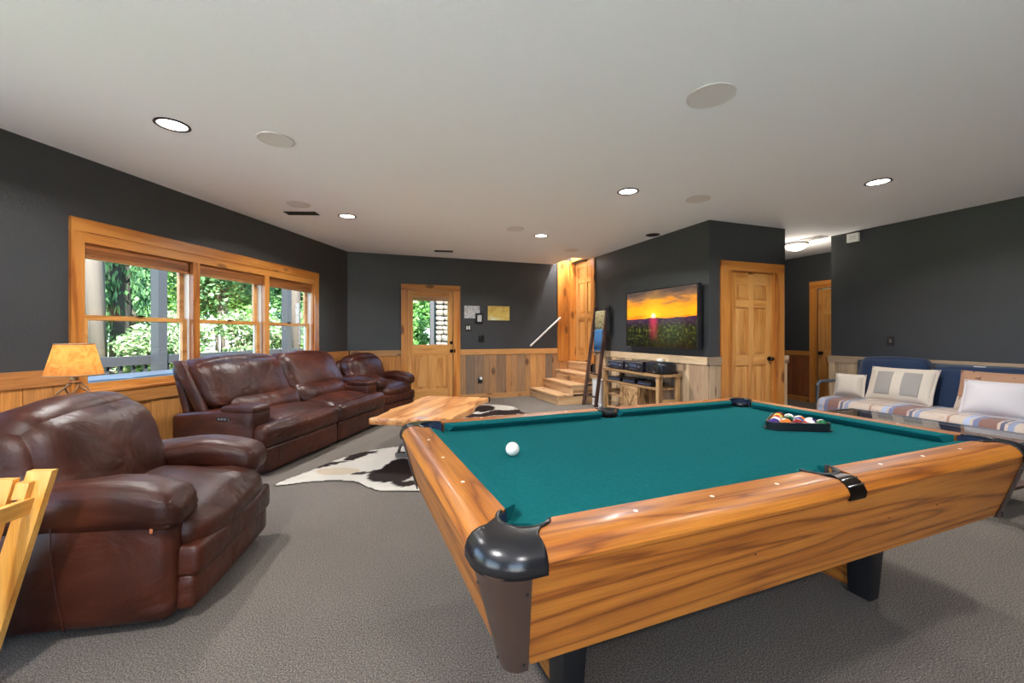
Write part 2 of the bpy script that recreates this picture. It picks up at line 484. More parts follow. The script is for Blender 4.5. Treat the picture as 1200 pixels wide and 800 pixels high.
def lathe(bm, prof, seg=24, cx=0, cy=0):
    rings = []
    for r, z in prof:
        if r < 1e-5:
            rings.append([bm.verts.new((cx, cy, z))])
        else:
            rings.append([bm.verts.new((cx + r * math.cos(k * 2 * math.pi / seg), cy + r * math.sin(k * 2 * math.pi / seg), z)) for k in range(seg)])
    for A, B in zip(rings, rings[1:]):
        for k in range(seg):
            q = (k + 1) % seg
            if len(A) == 1 and len(B) == 1:
                continue
            if len(A) == 1:
                bm.faces.new((A[0], B[q], B[k]))
            elif len(B) == 1:
                bm.faces.new((A[k], A[q], B[0]))
            else:
                bm.faces.new((A[k], A[q], B[q], B[k]))
    bmesh.ops.recalc_face_normals(bm, faces=bm.faces[:])

def pillow(sx, sy, sz, r=0.06, puff=(0, 0, 0), n=11, lump=0.0, seed=0, fn=None, freq=5.0):
    bm = bmesh.new()
    bmesh.ops.create_cube(bm, size=2.0)
    bmesh.ops.subdivide_edges(bm, edges=bm.edges[:], cuts=n, use_grid_fill=True)
    h = Vector((sx / 2, sy / 2, sz / 2))
    inn = Vector([max(0.0, c - r) for c in h])
    so = Vector((seed * 3.7, seed * 1.3, seed * 2.1))
    for v in bm.verts:
        p = Vector([math.sin(c * math.pi / 2) for c in v.co])
        q = Vector([p[i] * h[i] for i in range(3)])
        c = Vector([max(-inn[i], min(inn[i], q[i])) for i in range(3)])
        d = q - c
        if d.length > 1e-6:
            q = c + d.normalized() * min(r, max(h))
        for i in range(3):
            j, k = (i + 1) % 3, (i + 2) % 3
            q[i] += puff[i] * p[i] * (1 - p[j] ** 2) * (1 - p[k] ** 2)
        if lump:
            dv = Vector([noise.noise(q * freq + so + Vector((11 * i, 5 * i, 0))) for i in range(3)])
            q += dv * lump
        if fn:
            q = fn(q, p)
        v.co = q
    bmesh.ops.recalc_face_normals(bm, faces=bm.faces[:])
    return bm

def moved(bm, loc=(0, 0, 0), rot=(0, 0, 0)):
    from mathutils import Euler
    bmesh.ops.transform(bm, matrix=Matrix.Translation(loc) @ Euler(rot).to_matrix().to_4x4(), verts=bm.verts[:])
    return bm

def obj(name, bm, mat, parent=None, loc=(0, 0, 0), rotz=0.0, smooth=False, bevel=0.0, seg=1):
    if bevel:
        bmesh.ops.bevel(bm, geom=[e for e in bm.edges if len(e.link_faces) == 2 and e.calc_face_angle(0) > 0.5], offset=bevel, segments=seg, affect='EDGES', profile=0.6)
    me = bpy.data.meshes.new(name)
    bm.to_mesh(me); bm.free()
    mats = mat if isinstance(mat, (list, tuple)) else [mat]
    for m in mats:
        me.materials.append(M[m] if isinstance(m, str) else m)
    if smooth:
        for p in me.polygons:
            p.use_smooth = True
        if smooth == 'auto':
            me.set_sharp_from_angle(angle=rad(38))
    o = bpy.data.objects.new(name, me)
    col.objects.link(o)
    if parent is not None:
        o.parent = parent
    o.location = loc
    o.rotation_euler = (0, 0, rotz)
    return o

def bx(name, mat, parent, x0, x1, y0, y1, z0, z1, bevel=0.0, seg=1):
    bm = bmesh.new(); box(bm, min(x0, x1), max(x0, x1), min(y0, y1), max(y0, y1), min(z0, z1), max(z0, z1))
    return obj(name, bm, mat, parent, bevel=bevel, seg=seg, smooth='auto' if seg > 1 else False)

def tag(o, label=None, cat=None, group=None, kind=None):
    if label: o['label'] = label
    if cat: o['category'] = cat
    if group: o['group'] = group
    if kind: o['kind'] = kind
    return o

def thing(name, label, cat, loc=(0, 0, 0), rotz=0.0, group=None):
    o = bpy.data.objects.new(name, None)
    o.empty_display_size = 0.1
    col.objects.link(o)
    o.location = loc
    o.rotation_euler = (0, 0, rotz)
    return tag(o, label, cat, group)

def setting(name, bm, mat, loc=(0, 0, 0), rotz=0.0, **kw):
    return tag(obj(name, bm, mat, None, loc, rotz, **kw), kind='structure')

def frame_root(name, loc=(0, 0, 0), rotz=0.0):
    o = bpy.data.objects.new(name, None)
    col.objects.link(o); o.location = loc; o.rotation_euler = (0, 0, rotz)
    o.empty_display_size = 0.1
    return tag(o, kind='structure')

def copy_tree(root, loc, rotz, label=None, group=None):
    r = root.copy(); col.objects.link(r); r.location = loc; r.rotation_euler = (0, 0, rotz)
    if label: r['label'] = label
    if group: r['group'] = group
    for ch in list(root.children):
        c = ch.copy(); col.objects.link(c); c.parent = r
        for g in list(ch.children):
            d = g.copy(); col.objects.link(d); d.parent = c
    return r

# ------------------------------------------------------------------ daylight portals (guide sky light through the wall openings, in view and added)
def portal(center, direction, w, h):
    d = bpy.data.lights.new('portal', 'AREA')
    d.shape = 'RECTANGLE'; d.size = w; d.size_y = h
    d.cycles.is_portal = True
    o = bpy.data.objects.new('window_portal', d); col.objects.link(o)
    o.location = center
    o.rotation_euler = Vector(direction).to_track_quat('-Z', 'Z').to_euler()
nL = Matrix.Rotation(L_ROT, 3, 'Z') @ Vector((0, 1, 0))
portal(L(2.5, -0.17, 1.42), nL, 3.1, 1.36)
portal(W(1.27, FAR_B + 0.17, 1.47), W(0, -1), 0.75, 0.90)
portal(W(-0.6, BACK_B - 0.17, 1.1), W(0, 1), 2.6, 2.1)
portal(L(6.2, -0.17, 1.15), nL, 2.4, 2.1)
portal(W(-4.10 - 0.17, -1.0, 1.11), W(1, 0), 3.2, 2.1)

# ------------------------------------------------------------------ the room shell (local x = a, y = b, z up; turned by PHI)
END_T = 8.0
e = L(END_T, 0); END_A = e.x * CP + e.y * SP; END_B = -e.x * SP + e.y * CP
SIDE_A = END_A
WAIN = 0.965

bm = bmesh.new()
prism(bm, [(-0.35, 8.11), (4.6, 8.11), (4.6, 7.3), (8.0, 7.3), (8.0, BACK_B - 0.15), (SIDE_A - 0.15, BACK_B - 0.15), (SIDE_A - 0.15, END_B)], -0.06, 0.0)
setting('floor', bm, 'carpet', rotz=PHI)
bm = bmesh.new()
prism(bm, [(-0.35, 8.11), (3.81, 8.11), (3.81, 7.14), (8.0, 7.14), (8.0, BACK_B - 0.15), (SIDE_A - 0.15, BACK_B - 0.15), (SIDE_A - 0.15, END_B)], CEIL, CEIL + 0.12)
setting('ceiling', bm, 'ceiling', rotz=PHI)
bm = bmesh.new()
box(bm, 3.66, 4.5, 6.99, 8.11, 3.2, 3.3)          # raised ceiling and drop faces over the stairs
box(bm, 3.66, 3.81, 7.14, 8.0, CEIL + 0.121, 3.2)
box(bm, 3.66, 4.5, 6.99, 7.14, CEIL + 0.121, 3.2)
tag(obj('trim_1', bm, 'ceiling', None, rotz=PHI), kind='structure')

def planks(wall, along, lo, hi, face, z0, z1, tone, depth=0.018, wmin=0.105, wmax=0.205, gap=0.004, sign=1):
    """vertical boards on a wall: along = 'x' or 'y' axis of the wall's own frame, face = wall plane, sign = side they stand proud"""
    p = lo
    while p < hi - 0.02:
        w = random.uniform(wmin, wmax)
        q = min(hi, p + w)
        if hi - q < 0.05: q = hi
        d = depth + random.uniform(-0.003, 0.004)
        if along == 'x':
            bx('plank', 'barn_%s_z' % tone, wall, p + gap / 2, q - gap / 2, face, face + sign * d, z0, z1, bevel=0.003)
        else:
            bx('plank', 'barn_%s_z' % tone, wall, face, face + sign * d, p + gap / 2, q - gap / 2, z0, z1, bevel=0.003)
        p = q

def rail(wall, along, lo, hi, face, z0, z1, tone, depth=0.032, sign=1, name='chair_rail'):
    if along == 'x':
        bx(name, 'barn_%s_x' % tone, wall, lo, hi, face, face + sign * depth, z0, z1, bevel=0.004)
    else:
        bx(name, 'barn_%s_y' % tone, wall, face, face + sign * depth, lo, hi, z0, z1, bevel=0.004)

# wall_left: the bay wall with three double-hung windows
W0, W1, WZ0, WZ1 = 0.965, 4.03, 0.755, 2.095      # opening
bm = bmesh.new()
T = 0.16
box(bm, -0.12, W0, -T, 0, 0, CEIL); box(bm, W1, 5.0, -T, 0, 0, CEIL); box(bm, 7.4, END_T, -T, 0, 0, CEIL); box(bm, 5.0, 7.4, -T, 0, 0, 0.1); box(bm, 5.0, 7.4, -T, 0, 2.2, CEIL)
box(bm, W0, W1, -T, 0, 0, WZ0); box(bm, W0, W1, -T, 0, WZ1, CEIL)
wl = setting('wall_left', bm, 'paint', LC, L_ROT)
planks(wl, 'x', 0.02, 0.88, 0, 0.09, 0.86, 'orange')
planks(wl, 'x', 0.88, 4.115, 0, 0.09, 0.64, 'orange')
planks(wl, 'x', 4.115, 4.98, 0, 0.09, 0.86, 'orange')
planks(wl, 'x', 7.42, END_T - 0.02, 0, 0.09, 0.86, 'orange')
rail(wl, 'x', 0.035, 0.878, 0, 0.855, WAIN, 'orange')
rail(wl, 'x', 0.878, 4.117, 0, 0.635, 0.757, 'orange', depth=0.036)
rail(wl, 'x', 4.117, 4.98, 0, 0.855, WAIN + 0.012, 'orange')
rail(wl, 'x', 7.42, END_T - 0.02, 0, 0.855, WAIN + 0.012, 'orange')
rail(wl, 'x', 0.035, END_T - 0.02, 0, 0.0, 0.095, 'orange', name='baseboard')
o = thing('wall_outlet', 'black outlet plate on the plank wainscot under the window', 'outlet', L(3.02, 0.021, 0.47), L_ROT)
bx('cover_plate', 'black_plastic', o, -0.035, 0.035, 0, 0.006, -0.055, 0.055, bevel=0.002)
for z in (-0.024, 0.024):
    bx('receptacle', 'black_metal', o, -0.017, 0.017, 0.006, 0.009, z - 0.014, z + 0.014, bevel=0.002)

# window casing
cas = frame_root('trim_2', LC, L_ROT)
bx('casing_board', 'pine_x', cas, 0.879, 4.115, 0.001, 0.030, 2.10, 2.205, bevel=0.004)
bx('casing_board', 'pine_z', cas, 0.879, 0.975, 0.001, 0.028, 0.758, 2.10, bevel=0.004)
bx('casing_board', 'pine_z', cas, 4.020, 4.115, 0.001, 0.028, 0.758, 2.10, bevel=0.004)
bx('casing_board', 'pine_x', cas, 0.975, 4.020, 0.001, 0.020, 2.015, 2.10, bevel=0.003)
for t in (1.977, 2.997):
    bx('mullion', 'pine_z', cas, t - 0.04, t + 0.04, 0.001, 0.026, 0.758, 2.016, bevel=0.004)
bx('stool', 'pine_x', cas, 0.968, 4.027, -0.06, 0.045, 0.757, 0.775, bevel=0.004)

def window(n, t0, t1, frame_loc, rot, z0, z1, blind=True):
    r = frame_root('window_%d' % n, frame_loc, rot)
    t0 += 0.002; t1 -= 0.002
    for a_, b_ in ((t0, t0 + 0.028), (t1 - 0.028, t1)):
        bx('jamb', 'pine_z', r, a_, b_, -0.158, -0.001, z0, z1)
    bx('jamb', 'pine_x', r, t0, t1, -0.158, -0.001, z1 - 0.03, z1)
    bx('outer_sill', 'pine_x', r, t0, t1, -0.17, -0.062, z0, z0 + 0.02)
    for a_, b_ in ((t0 + 0.028, t0 + 0.034), (t1 - 0.034, t1 - 0.028)):
        bx('track', 'track_white', r, a_, b_, -0.15, -0.03, z0 + 0.02, z1 - 0.03)
    a0, a1 = t0 + 0.036, t1 - 0.036
    zm = (z0 + z1) / 2 - 0.03
    for nm, y, za, zb in (('lower_sash', -0.085, z0 + 0.021, zm + 0.022), ('upper_sash', -0.122, zm - 0.022, z1 - 0.031)):
        bm = bmesh.new()
        box(bm, a0, a0 + 0.05, y, y + 0.032, za, zb); box(bm, a1 - 0.05, a1, y, y + 0.032, za, zb)
        box(bm, a0 + 0.05, a1 - 0.05, y, y + 0.032, za, za + (0.06 if 'lower' in nm else 0.04))
        box(bm, a0 + 0.05, a1 - 0.05, y, y + 0.032, zb - 0.04, zb)
        s = obj(nm, bm, 'doorpine_x', r)
        bx('pane', 'glass', s, a0 + 0.05, a1 - 0.05, y + 0.013, y + 0.017, za + 0.04, zb - 0.04)
    bx('lock', 'bronze', r, (a0 + a1) / 2 - 0.03, (a0 + a1) / 2 + 0.03, -0.053, -0.035, zm + 0.022, zm + 0.034)
    if blind:
        bl = bx('blind_valance', 'blind_x', r, a0, a1, -0.030, -0.012, z1 - 0.115, z1 - 0.032, bevel=0.003)
        for k in range(7):
            z = z1 - 0.12 - k * 0.0095
            bx('slat', 'blind_x', bl, a0 + 0.004, a1 - 0.004, -0.055, -0.008, z - 0.0032, z + 0.0032)
        bx('bottom_rail', 'blind_x', bl, a0 + 0.004, a1 - 0.004, -0.055, -0.008, z1 - 0.205, z1 - 0.187, bevel=0.003)
    return r
window(1, 2.997, 4.03, LC, L_ROT, WZ0, WZ1)
window(2, 1.977, 2.997, LC, L_ROT, WZ0, WZ1)
window(3, 0.965, 1.977, LC, L_ROT, WZ0, WZ1)

# wall_far with the glazed door
D0, D1, DZ = 0.833, 1.712, 2.075
bm = bmesh.new()
box(bm, -0.30, D0, FAR_B, FAR_B + 0.15, 0, CEIL); box(bm, D1, 3.81, FAR_B, FAR_B + 0.15, 0, CEIL)
box(bm, D0, D1, FAR_B, FAR_B + 0.15, DZ, CEIL); box(bm, 3.81, 4.5, FAR_B, FAR_B + 0.15, 0, 3.2)
wf = setting('wall_far', bm, 'paint', rotz=PHI)
planks(wf, 'x', -0.16, 0.726, FAR_B, 0.09, 0.865, 'orange', sign=-1)
planks(wf, 'x', 1.83, 4.17, FAR_B, 0.09, 0.865, 'tan', sign=-1)
rail(wf, 'x', -0.15, 0.724, FAR_B, 0.86, WAIN, 'tan', sign=-1)
rail(wf, 'x', 1.832, 3.90, FAR_B, 0.86, WAIN, 'tan', sign=-1)
rail(wf, 'x', -0.14, 0.724, FAR_B, 0, 0.095, 'tan', sign=-1, name='baseboard')
rail(wf, 'x', 1.832, 3.29, FAR_B, 0, 0.095, 'tan', sign=-1, name='baseboard')
dt = frame_root('trim_3', rotz=PHI)
bx('casing_board', 'pine_z', dt, 0.726, D0 + 0.012, FAR_B - 0.028, FAR_B - 0.001, 0, 2.07, bevel=0.004)
bx('casing_board', 'pine_z', dt, D1 - 0.012, 1.829, FAR_B - 0.028, FAR_B - 0.001, 0, 2.07, bevel=0.004)
bx('casing_board', 'pine_x', dt, 0.726, 1.829, FAR_B - 0.030, FAR_B - 0.001, 2.07, 2.185, bevel=0.004)
d1 = frame_root('door_1', rotz=PHI)
y0, y1 = FAR_B + 0.03, FAR_B + 0.075
a0, a1 = D0 + 0.005, D1 - 0.005
g0, g1, gz0, gz1 = 0.945, 1.60, 1.06, 1.96
bx('stile', 'doorpine_z', d1, a0, g0, y0, y1, 0.01, DZ - 0.005)
bx('stile', 'doorpine_z', d1, g1, a1, y0, y1, 0.01, DZ - 0.005)
bx('stile', 'doorpine_z', d1, 1.235, 1.31, y0, y1, 0.22, 0.865)
bx('rail', 'doorpine_x', d1, g0, g1, y0, y1, gz1, DZ - 0.005)
bx('rail', 'doorpine_x', d1, g0, g1, y0, y1, 0.865, gz0)
bx('rail', 'doorpine_x', d1, g0, g1, y0, y1, 0.01, 0.22)
for p0, p1 in ((g0, 1.235), (1.31, g1)):
    bx('panel', 'doorpine_z', d1, p0 - 0.003, p1 + 0.003, y0 + 0.014, y1 - 0.014, 0.217, 0.868)
    bm = bmesh.new(); box(bm, p0 + 0.045, p1 - 0.045, y0 + 0.004, y0 + 0.014, 0.27, 0.815)
    obj('panel_field', bm, 'doorpine_z', d1, bevel=0.003)
bx('pane', 'glass', d1, g0, g1, y0 + 0.02, y0 + 0.025, gz0, gz1)
bv = bx('blind_valance', 'doorpine_x', d1, g0 - 0.02, g1 + 0.02, y0 - 0.035, y0 - 0.002, 1.965, 2.045, bevel=0.003)
for k in range(8):
    z = 1.955 - k * 0.0095
    bx('slat', 'blind_x', bv, g0 - 0.01, g1 + 0.01, y0 - 0.034, y0 - 0.004, z - 0.0033, z + 0.0033)
for z, nm in ((0.94, 'door_knob'), (1.10, 'deadbolt')):
    bm = bmesh.new()
    lathe(bm, [(0, 0), (0.032, 0), (0.032, 0.008), (0.014, 0.012), (0.014, 0.03), (0.028, 0.038), (0.03, 0.055), (0.018, 0.066), (0, 0.067)] if 'knob' in nm else [(0, 0), (0.03, 0), (0.03, 0.012), (0.02, 0.02), (0, 0.021)], 18)
    moved(bm, (1.665, y0 - 0.0005, z), (rad(90), 0, 0))
    obj(nm, bm, 'bronze', d1, smooth='auto')
    if 'knob' in nm:
        bx('strike_plate', 'bronze', d1, D1 - 0.004, D1 + 0.02, FAR_B - 0.034, FAR_B - 0.029, 0.91, 0.97)

# wall with the television
bm = bmesh.new()
box(bm, TV_A, TV_A + 0.15, CLOSET_B, 7.03, 0, CEIL); box(bm, TV_A, TV_A + 0.15, 7.03, FAR_B, 2.74, 3.2)
box(bm, TV_A, TV_A + 0.15, 6.99, 7.03, CEIL, 3.2)
box(bm, 4.42, 4.55, 6.90, FAR_B + 0.15, 0, 3.3); box(bm, TV_A + 0.15, 4.42, 6.90, 7.03, 0, 3.2)
wt = setting('wall_tv', bm, 'paint', rotz=PHI)
planks(wt, 'y', CLOSET_B - 0.01, 6.90, TV_A, 0.09, 0.865, 'pale', sign=-1)
rail(wt, 'y', CLOSET_B - 0.03, 6.93, TV_A, 0.86, WAIN - 0.004, 'pale', sign=-1)
rail(wt, 'y', CLOSET_B - 0.03, 6.66, TV_A, 0, 0.095, 'pale', sign=-1, name='baseboard')

# door wall of the closet, its side toward the hall
C0_, C1_, CZ = 4.545, 5.362, 2.10
bm = bmesh.new()
box(bm, TV_A + 0.15, C0_, CLOSET_B, CLOSET_B + 0.15, 0, CEIL); box(bm, C1_, 5.55, CLOSET_B, CLOSET_B + 0.15, 0, CEIL)
box(bm, C0_, C1_, CLOSET_B, CLOSET_B + 0.15, CZ, CEIL)
wc = setting('wall_closet', bm, 'paint', rotz=PHI)
planks(wc, 'x', TV_A - 0.01, 4.375, CLOSET_B, 0.09, 0.865, 'pale', sign=-1, wmin=0.07, wmax=0.1)
planks(wc, 'x', 5.502, 5.57, CLOSET_B, 0.09, 0.865, 'pale', sign=-1)
rail(wc, 'x', TV_A - 0.032, 4.373, CLOSET_B, 0.86, WAIN - 0.004, 'pale', sign=-1)
rail(wc, 'x', 5.504, 5.585, CLOSET_B, 0.86, WAIN - 0.004, 'pale', sign=-1)
bm = bmesh.new(); box(bm, 5.40, 5.55, CLOSET_B + 0.15, 7.3, 0, CEIL)
wh = setting('wall_hall_near', bm, 'paint', rotz=PHI)
planks(wh, 'y', CLOSET_B - 0.01, 7.2, 5.55, 0.09, 0.865, 'red')
rail(wh, 'y', CLOSET_B - 0.02, 7.2, 5.55, 0.86, WAIN, 'pale')

def panel_door(n, a0, a1, y, z0, z1, parent_rot=PHI, knob_side=1, mat='doorpine', hinges=True):
    """six-panel door lying in the plane y of its frame, facing -y"""
    r = frame_root('door_%d' % n, rotz=parent_rot)
    w = a1 - a0; h = z1 - z0
    st, ms = 0.115 * w / 0.8, 0.10 * w / 0.8
    yf, yb = y, y + 0.04
    xs = [a0, a0 + st, (a0 + a1) / 2 - ms / 2, (a0 + a1) / 2 + ms / 2, a1 - st, a1]
    zs = [z0, z0 + 0.22, z0 + 0.83, z0 + 0.97, z0 + 1.60, z0 + 1.70, z0 + 1.91, z1]
    bx('stile', mat + '_z', r, xs[0], xs[1], yf, yb, z0, z1, bevel=0.002)
    bx('stile', mat + '_z', r, xs[4], xs[5], yf, yb, z0, z1, bevel=0.002)
    bx('stile', mat + '_z', r, xs[2], xs[3], yf, yb, z0 + 0.02, z1 - 0.02, bevel=0.002)
    for k in (0, 2, 4, 6):
        for s in ((1, 2), (3, 4)):
            bx('rail', mat + '_x', r, xs[s[0]], xs[s[1]], yf + 0.0005, yb, zs[k], zs[k + 1], bevel=0.002)
    for k in (1, 3, 5):
        for s in ((1, 2), (3, 4)):
            bm = bmesh.new()
            X0, X1, Z0, Z1 = xs[s[0]], xs[s[1]], zs[k], zs[k + 1]
            e = 0.04
            q0 = [(X0, yf + 0.018, Z0), (X1, yf + 0.018, Z0), (X1, yf + 0.018, Z1), (X0, yf + 0.018, Z1)]
            q1 = [(X0 + e, yf + 0.006, Z0 + e), (X1 - e, yf + 0.006, Z0 + e), (X1 - e, yf + 0.006, Z1 - e), (X0 + e, yf + 0.006, Z1 - e)]
            q2 = [(x, yb - 0.004, z) for x, _, z in q0]
            A = [bm.verts.new(p) for p in q0]; B = [bm.verts.new(p) for p in q1]; C = [bm.verts.new(p) for p in q2]
            bm.faces.new(B); bm.faces.new(C[::-1])
            for i in range(4):
                j = (i + 1) % 4
                bm.faces.new((A[i], A[j], B[j], B[i])); bm.faces.new((C[i], C[j], A[j], A[i]))
            bmesh.ops.recalc_face_normals(bm, faces=bm.faces[:])
            obj('panel', bm, mat + '_z', r)
    kx = a1 - 0.06 if knob_side > 0 else a0 + 0.06
    bm = bmesh.new()
    lathe(bm, [(0, 0), (0.032, 0), (0.032, 0.008), (0.013, 0.012), (0.013, 0.032), (0.028, 0.04), (0.03, 0.056), (0.018, 0.068), (0, 0.069)], 18)
    moved(bm, (kx, yf - 0.0005, z0 + 0.91), (rad(90), 0, 0))
    obj('door_knob', bm, 'bronze', r, smooth='auto')
    if hinges:
        hx = a0 if knob_side > 0 else a1
        for z in (z0 + 0.25, z0 + 1.02, z0 + 1.80):
            bx('hinge', 'bronze' if hinges is True else hinges, r, hx - 0.012, hx + 0.012, yf - 0.010, yf - 0.001, z - 0.045, z + 0.045, bevel=0.003)
    return r
panel_door(2, C0_ + 0.022, C1_ - 0.022, CLOSET_B + 0.03, 0.01, CZ - 0.02)
ct = frame_root('trim_4', rotz=PHI)
bx('casing_board', 'pine_z', ct, 4.376, C0_ + 0.004, CLOSET_B - 0.028, CLOSET_B - 0.001, 0, CZ - 0.01, bevel=0.004)
bx('casing_board', 'pine_z', ct, C1_ - 0.004, 5.50, CLOSET_B - 0.028, CLOSET_B - 0.001, 0, CZ - 0.01, bevel=0.004)
bx('casing_board', 'pine_x', ct, 4.376, 5.50, CLOSET_B - 0.030, CLOSET_B - 0.001, CZ - 0.01, 2.21, bevel=0.004)
bx('jamb', 'pine_z', ct, C0_ + 0.001, C0_ + 0.019, CLOSET_B, CLOSET_B + 0.13, 0, CZ - 0.001)
bx('jamb', 'pine_z', ct, C1_ - 0.019, C1_ - 0.001, CLOSET_B, CLOSET_B + 0.13, 0, CZ - 0.001)
bx('jamb', 'pine_x', ct, C0_ + 0.02, C1_ - 0.02, CLOSET_B, CLOSET_B + 0.13, CZ - 0.019, CZ - 0.001)

# hall beyond: long wall with a door, end walls
bm = bmesh.new(); HD0, HD1 = 4.46, 5.305
box(bm, HALL_A, HALL_A + 0.15, 2.4, HD0, 0, CEIL); box(bm, HALL_A, HALL_A + 0.15, HD1, 7.3, 0, CEIL)
box(bm, HALL_A, HALL_A + 0.15, HD0, HD1, 2.08, CEIL)
whl = setting('wall_hall', bm, 'paint', rotz=PHI)
planks(whl, 'y', 5.42, 7.1, HALL_A, 0.09, 0.865, 'red', sign=-1, wmin=0.09, wmax=0.14)
rail(whl, 'y', 5.42, 7.1, HALL_A, 0.86, 0.945, 'orange', sign=-1)
rail(whl, 'y', 5.42, 7.1, HALL_A, 0, 0.095, 'orange', sign=-1, name='baseboard')
bm = bmesh.new(); box(bm, 5.55, HALL_A, 7.15, 7.3, 0, CEIL)
setting('wall_hall_end', bm, 'paint', rotz=PHI)
bm = bmesh.new(); box(bm, RIGHT_A + 0.14, HALL_A, 2.4, 2.55, 0, CEIL)
setting('wall_hall_return', bm, 'paint', rotz=PHI)
ht = frame_root('trim_5', rotz=PHI)
bx('casing_board', 'pine_z', ht, HALL_A - 0.028, HALL_A - 0.001, HD1 - 0.012, 5.42, 0, 2.09, bevel=0.004)
bx('casing_board', 'pine_z', ht, HALL_A - 0.028, HALL_A - 0.001, 4.35, HD0 + 0.012, 0, 2.09, bevel=0.004)
bx('casing_board', 'pine_y', ht, HALL_A - 0.030, HALL_A - 0.001, 4.35, 5.42, 2.09, 2.22, bevel=0.004)
d4 = panel_door(4, 0.004, HD1 - HD0 - 0.004, 0.03, 0.01, 2.075, knob_side=-1, hinges=False)
d4.location = W(HALL_A, HD1, 0); d4.rotation_euler = (0, 0, PHI - rad(90))

# wall_right
bm = bmesh.new(); box(bm, RIGHT_A, RIGHT_A + 0.14, BACK_B, 4.258, 0, CEIL)
wr = setting('wall_right', bm, 'paint', rotz=PHI)
planks(wr, 'y', BACK_B + 0.1, 4.27, RIGHT_A, 0.09, 0.85, 'pale', sign=-1)
rail(wr, 'y', BACK_B + 0.1, 4.285, RIGHT_A, 0.845, 0.94, 'pale', sign=-1)
rail(wr, 'y', BACK_B + 0.1, 4.285, RIGHT_A, 0, 0.095, 'pale', sign=-1, name='baseboard')
bx('plank', 'barn_pale_z', wr, RIGHT_A - 0.02, RIGHT_A + 0.145, 4.259, 4.277, 0, 0.85, bevel=0.003)

# walls behind the viewer: side wall, and a back wall whose glazing is added to let in daylight
B0, B1, BZ0, BZ1 = -2.6, 0.6, 0.06, 2.16
bm = bmesh.new()
box(bm, SIDE_A - 0.15, SIDE_A, BACK_B, B0, 0, CEIL); box(bm, SIDE_A - 0.15, SIDE_A, B1, END_B, 0, CEIL)
box(bm, SIDE_A - 0.15, SIDE_A, B0, B1, 0, BZ0); box(bm, SIDE_A - 0.15, SIDE_A, B0, B1, BZ1, CEIL)
setting('wall_side', bm, 'paint', rotz=PHI)
K0, K1 = -1.9, 0.7
bm = bmesh.new()
box(bm, SIDE_A - 0.15, K0, BACK_B - 0.15, BACK_B, 0, CEIL); box(bm, K1, RIGHT_A + 0.14, BACK_B - 0.15, BACK_B, 0, CEIL)
box(bm, K0, K1, BACK_B - 0.15, BACK_B, 0, BZ0); box(bm, K0, K1, BACK_B - 0.15, BACK_B, BZ1, CEIL)
setting('wall_back', bm, 'paint', rotz=PHI)
def glazed(n, along_pts, z0, z1, loc, rot, y):
    w = frame_root('window_%d' % n, loc, rot)
    for k, a in enumerate(along_pts):
        bx('frame_post', 'pine_z', w, a - 0.04, a + 0.04, y - 0.05, y + 0.05, z0, z1)
        if k < len(along_pts) - 1:
            bx('pane', 'glass', w, a + 0.04, along_pts[k + 1] - 0.04, y - 0.003, y + 0.003, z0, z1)
glazed(4, [5.04, 6.2, 7.36], 0.1, 2.2, LC, L_ROT, -0.08)
glazed(6, [K0 + 0.04, (K0 + K1) / 2, K1 - 0.04], BZ0, BZ1, (0, 0, 0), PHI, BACK_B - 0.075)  # unseen back glazing, added for the daylight it lets in
glazed(5, [B0 + 0.04, -1.0, B1 - 0.04], BZ0, BZ1, (0, 0, 0), PHI + rad(90), -(SIDE_A - 0.075))

# ------------------------------------------------------------------ stairs and their door
ST_B0, ST_B1 = 6.69, FAR_B - 0.024
RIS, RUN, A1S = 0.175, 0.285, 3.30
st = thing('staircase', 'short pine staircase of four steps climbing to the raised door', 'stairs', W(A1S, ST_B0), PHI)
for k in range(4):
    x0 = k * RUN
    x1 = (k + 1) * RUN if k < 3 else TV_A - A1S + 0.10
    wid = ST_B1 - ST_B0
    if k == 3:
        lo = 7.06 - ST_B0
    else:
        lo = 0.0
    bx('riser', 'steppine_y', st, x0, x0 + 0.02, lo + 0.006, wid, k * RIS, (k + 1) * RIS - 0.03)
    bx('tread', 'steppine_y', st, x0 - 0.022, x1 + 0.02, lo, wid, (k + 1) * RIS - 0.03, (k + 1) * RIS, bevel=0.005)
    top = 3 if k < 3 else 3
    if k < 3:
        bx('end_panel', 'steppine_x', st, x0 + 0.02, TV_A - A1S - 0.024, 0.008, 0.028, k * RIS, (k + 1) * RIS - 0.031)
bx('end_panel', 'steppine_x', st, 3 * RUN - 0.022 + 0.02, TV_A - A1S - 0.024, 0.0, 7.06 - ST_B0, 3 * RIS, 3 * RIS + 0.002)
stc = frame_root('trim_6', rotz=PHI)
bx('casing_board', 'pine_z', stc, TV_A - 0.03, TV_A - 0.001, 6.935, 7.045, 0.70, 2.80, bevel=0.004)
bx('casing_board', 'pine_y', stc, TV_A - 0.032, TV_A - 0.001, 7.045, FAR_B - 0.14, 2.755, 2.85, bevel=0.004)
bx('jamb', 'pine_z', stc, 3.905, TV_A + 0.02, FAR_B - 0.032, FAR_B - 0.001, 0.70, 2.80, bevel=0.004)
bx('jamb', 'pine_z', stc, TV_A - 0.03, TV_A + 0.13, FAR_B - 0.085, FAR_B - 0.033, 0.70, 2.80, bevel=0.004)
d3 = panel_door(3, 0.004, 0.83, 0, 0.71, 2.74, knob_side=1, hinges='brass')
d3.location = W(TV_A + 0.10, FAR_B - 0.087, 0); d3.rotation_euler = (0, 0, PHI - rad(90))

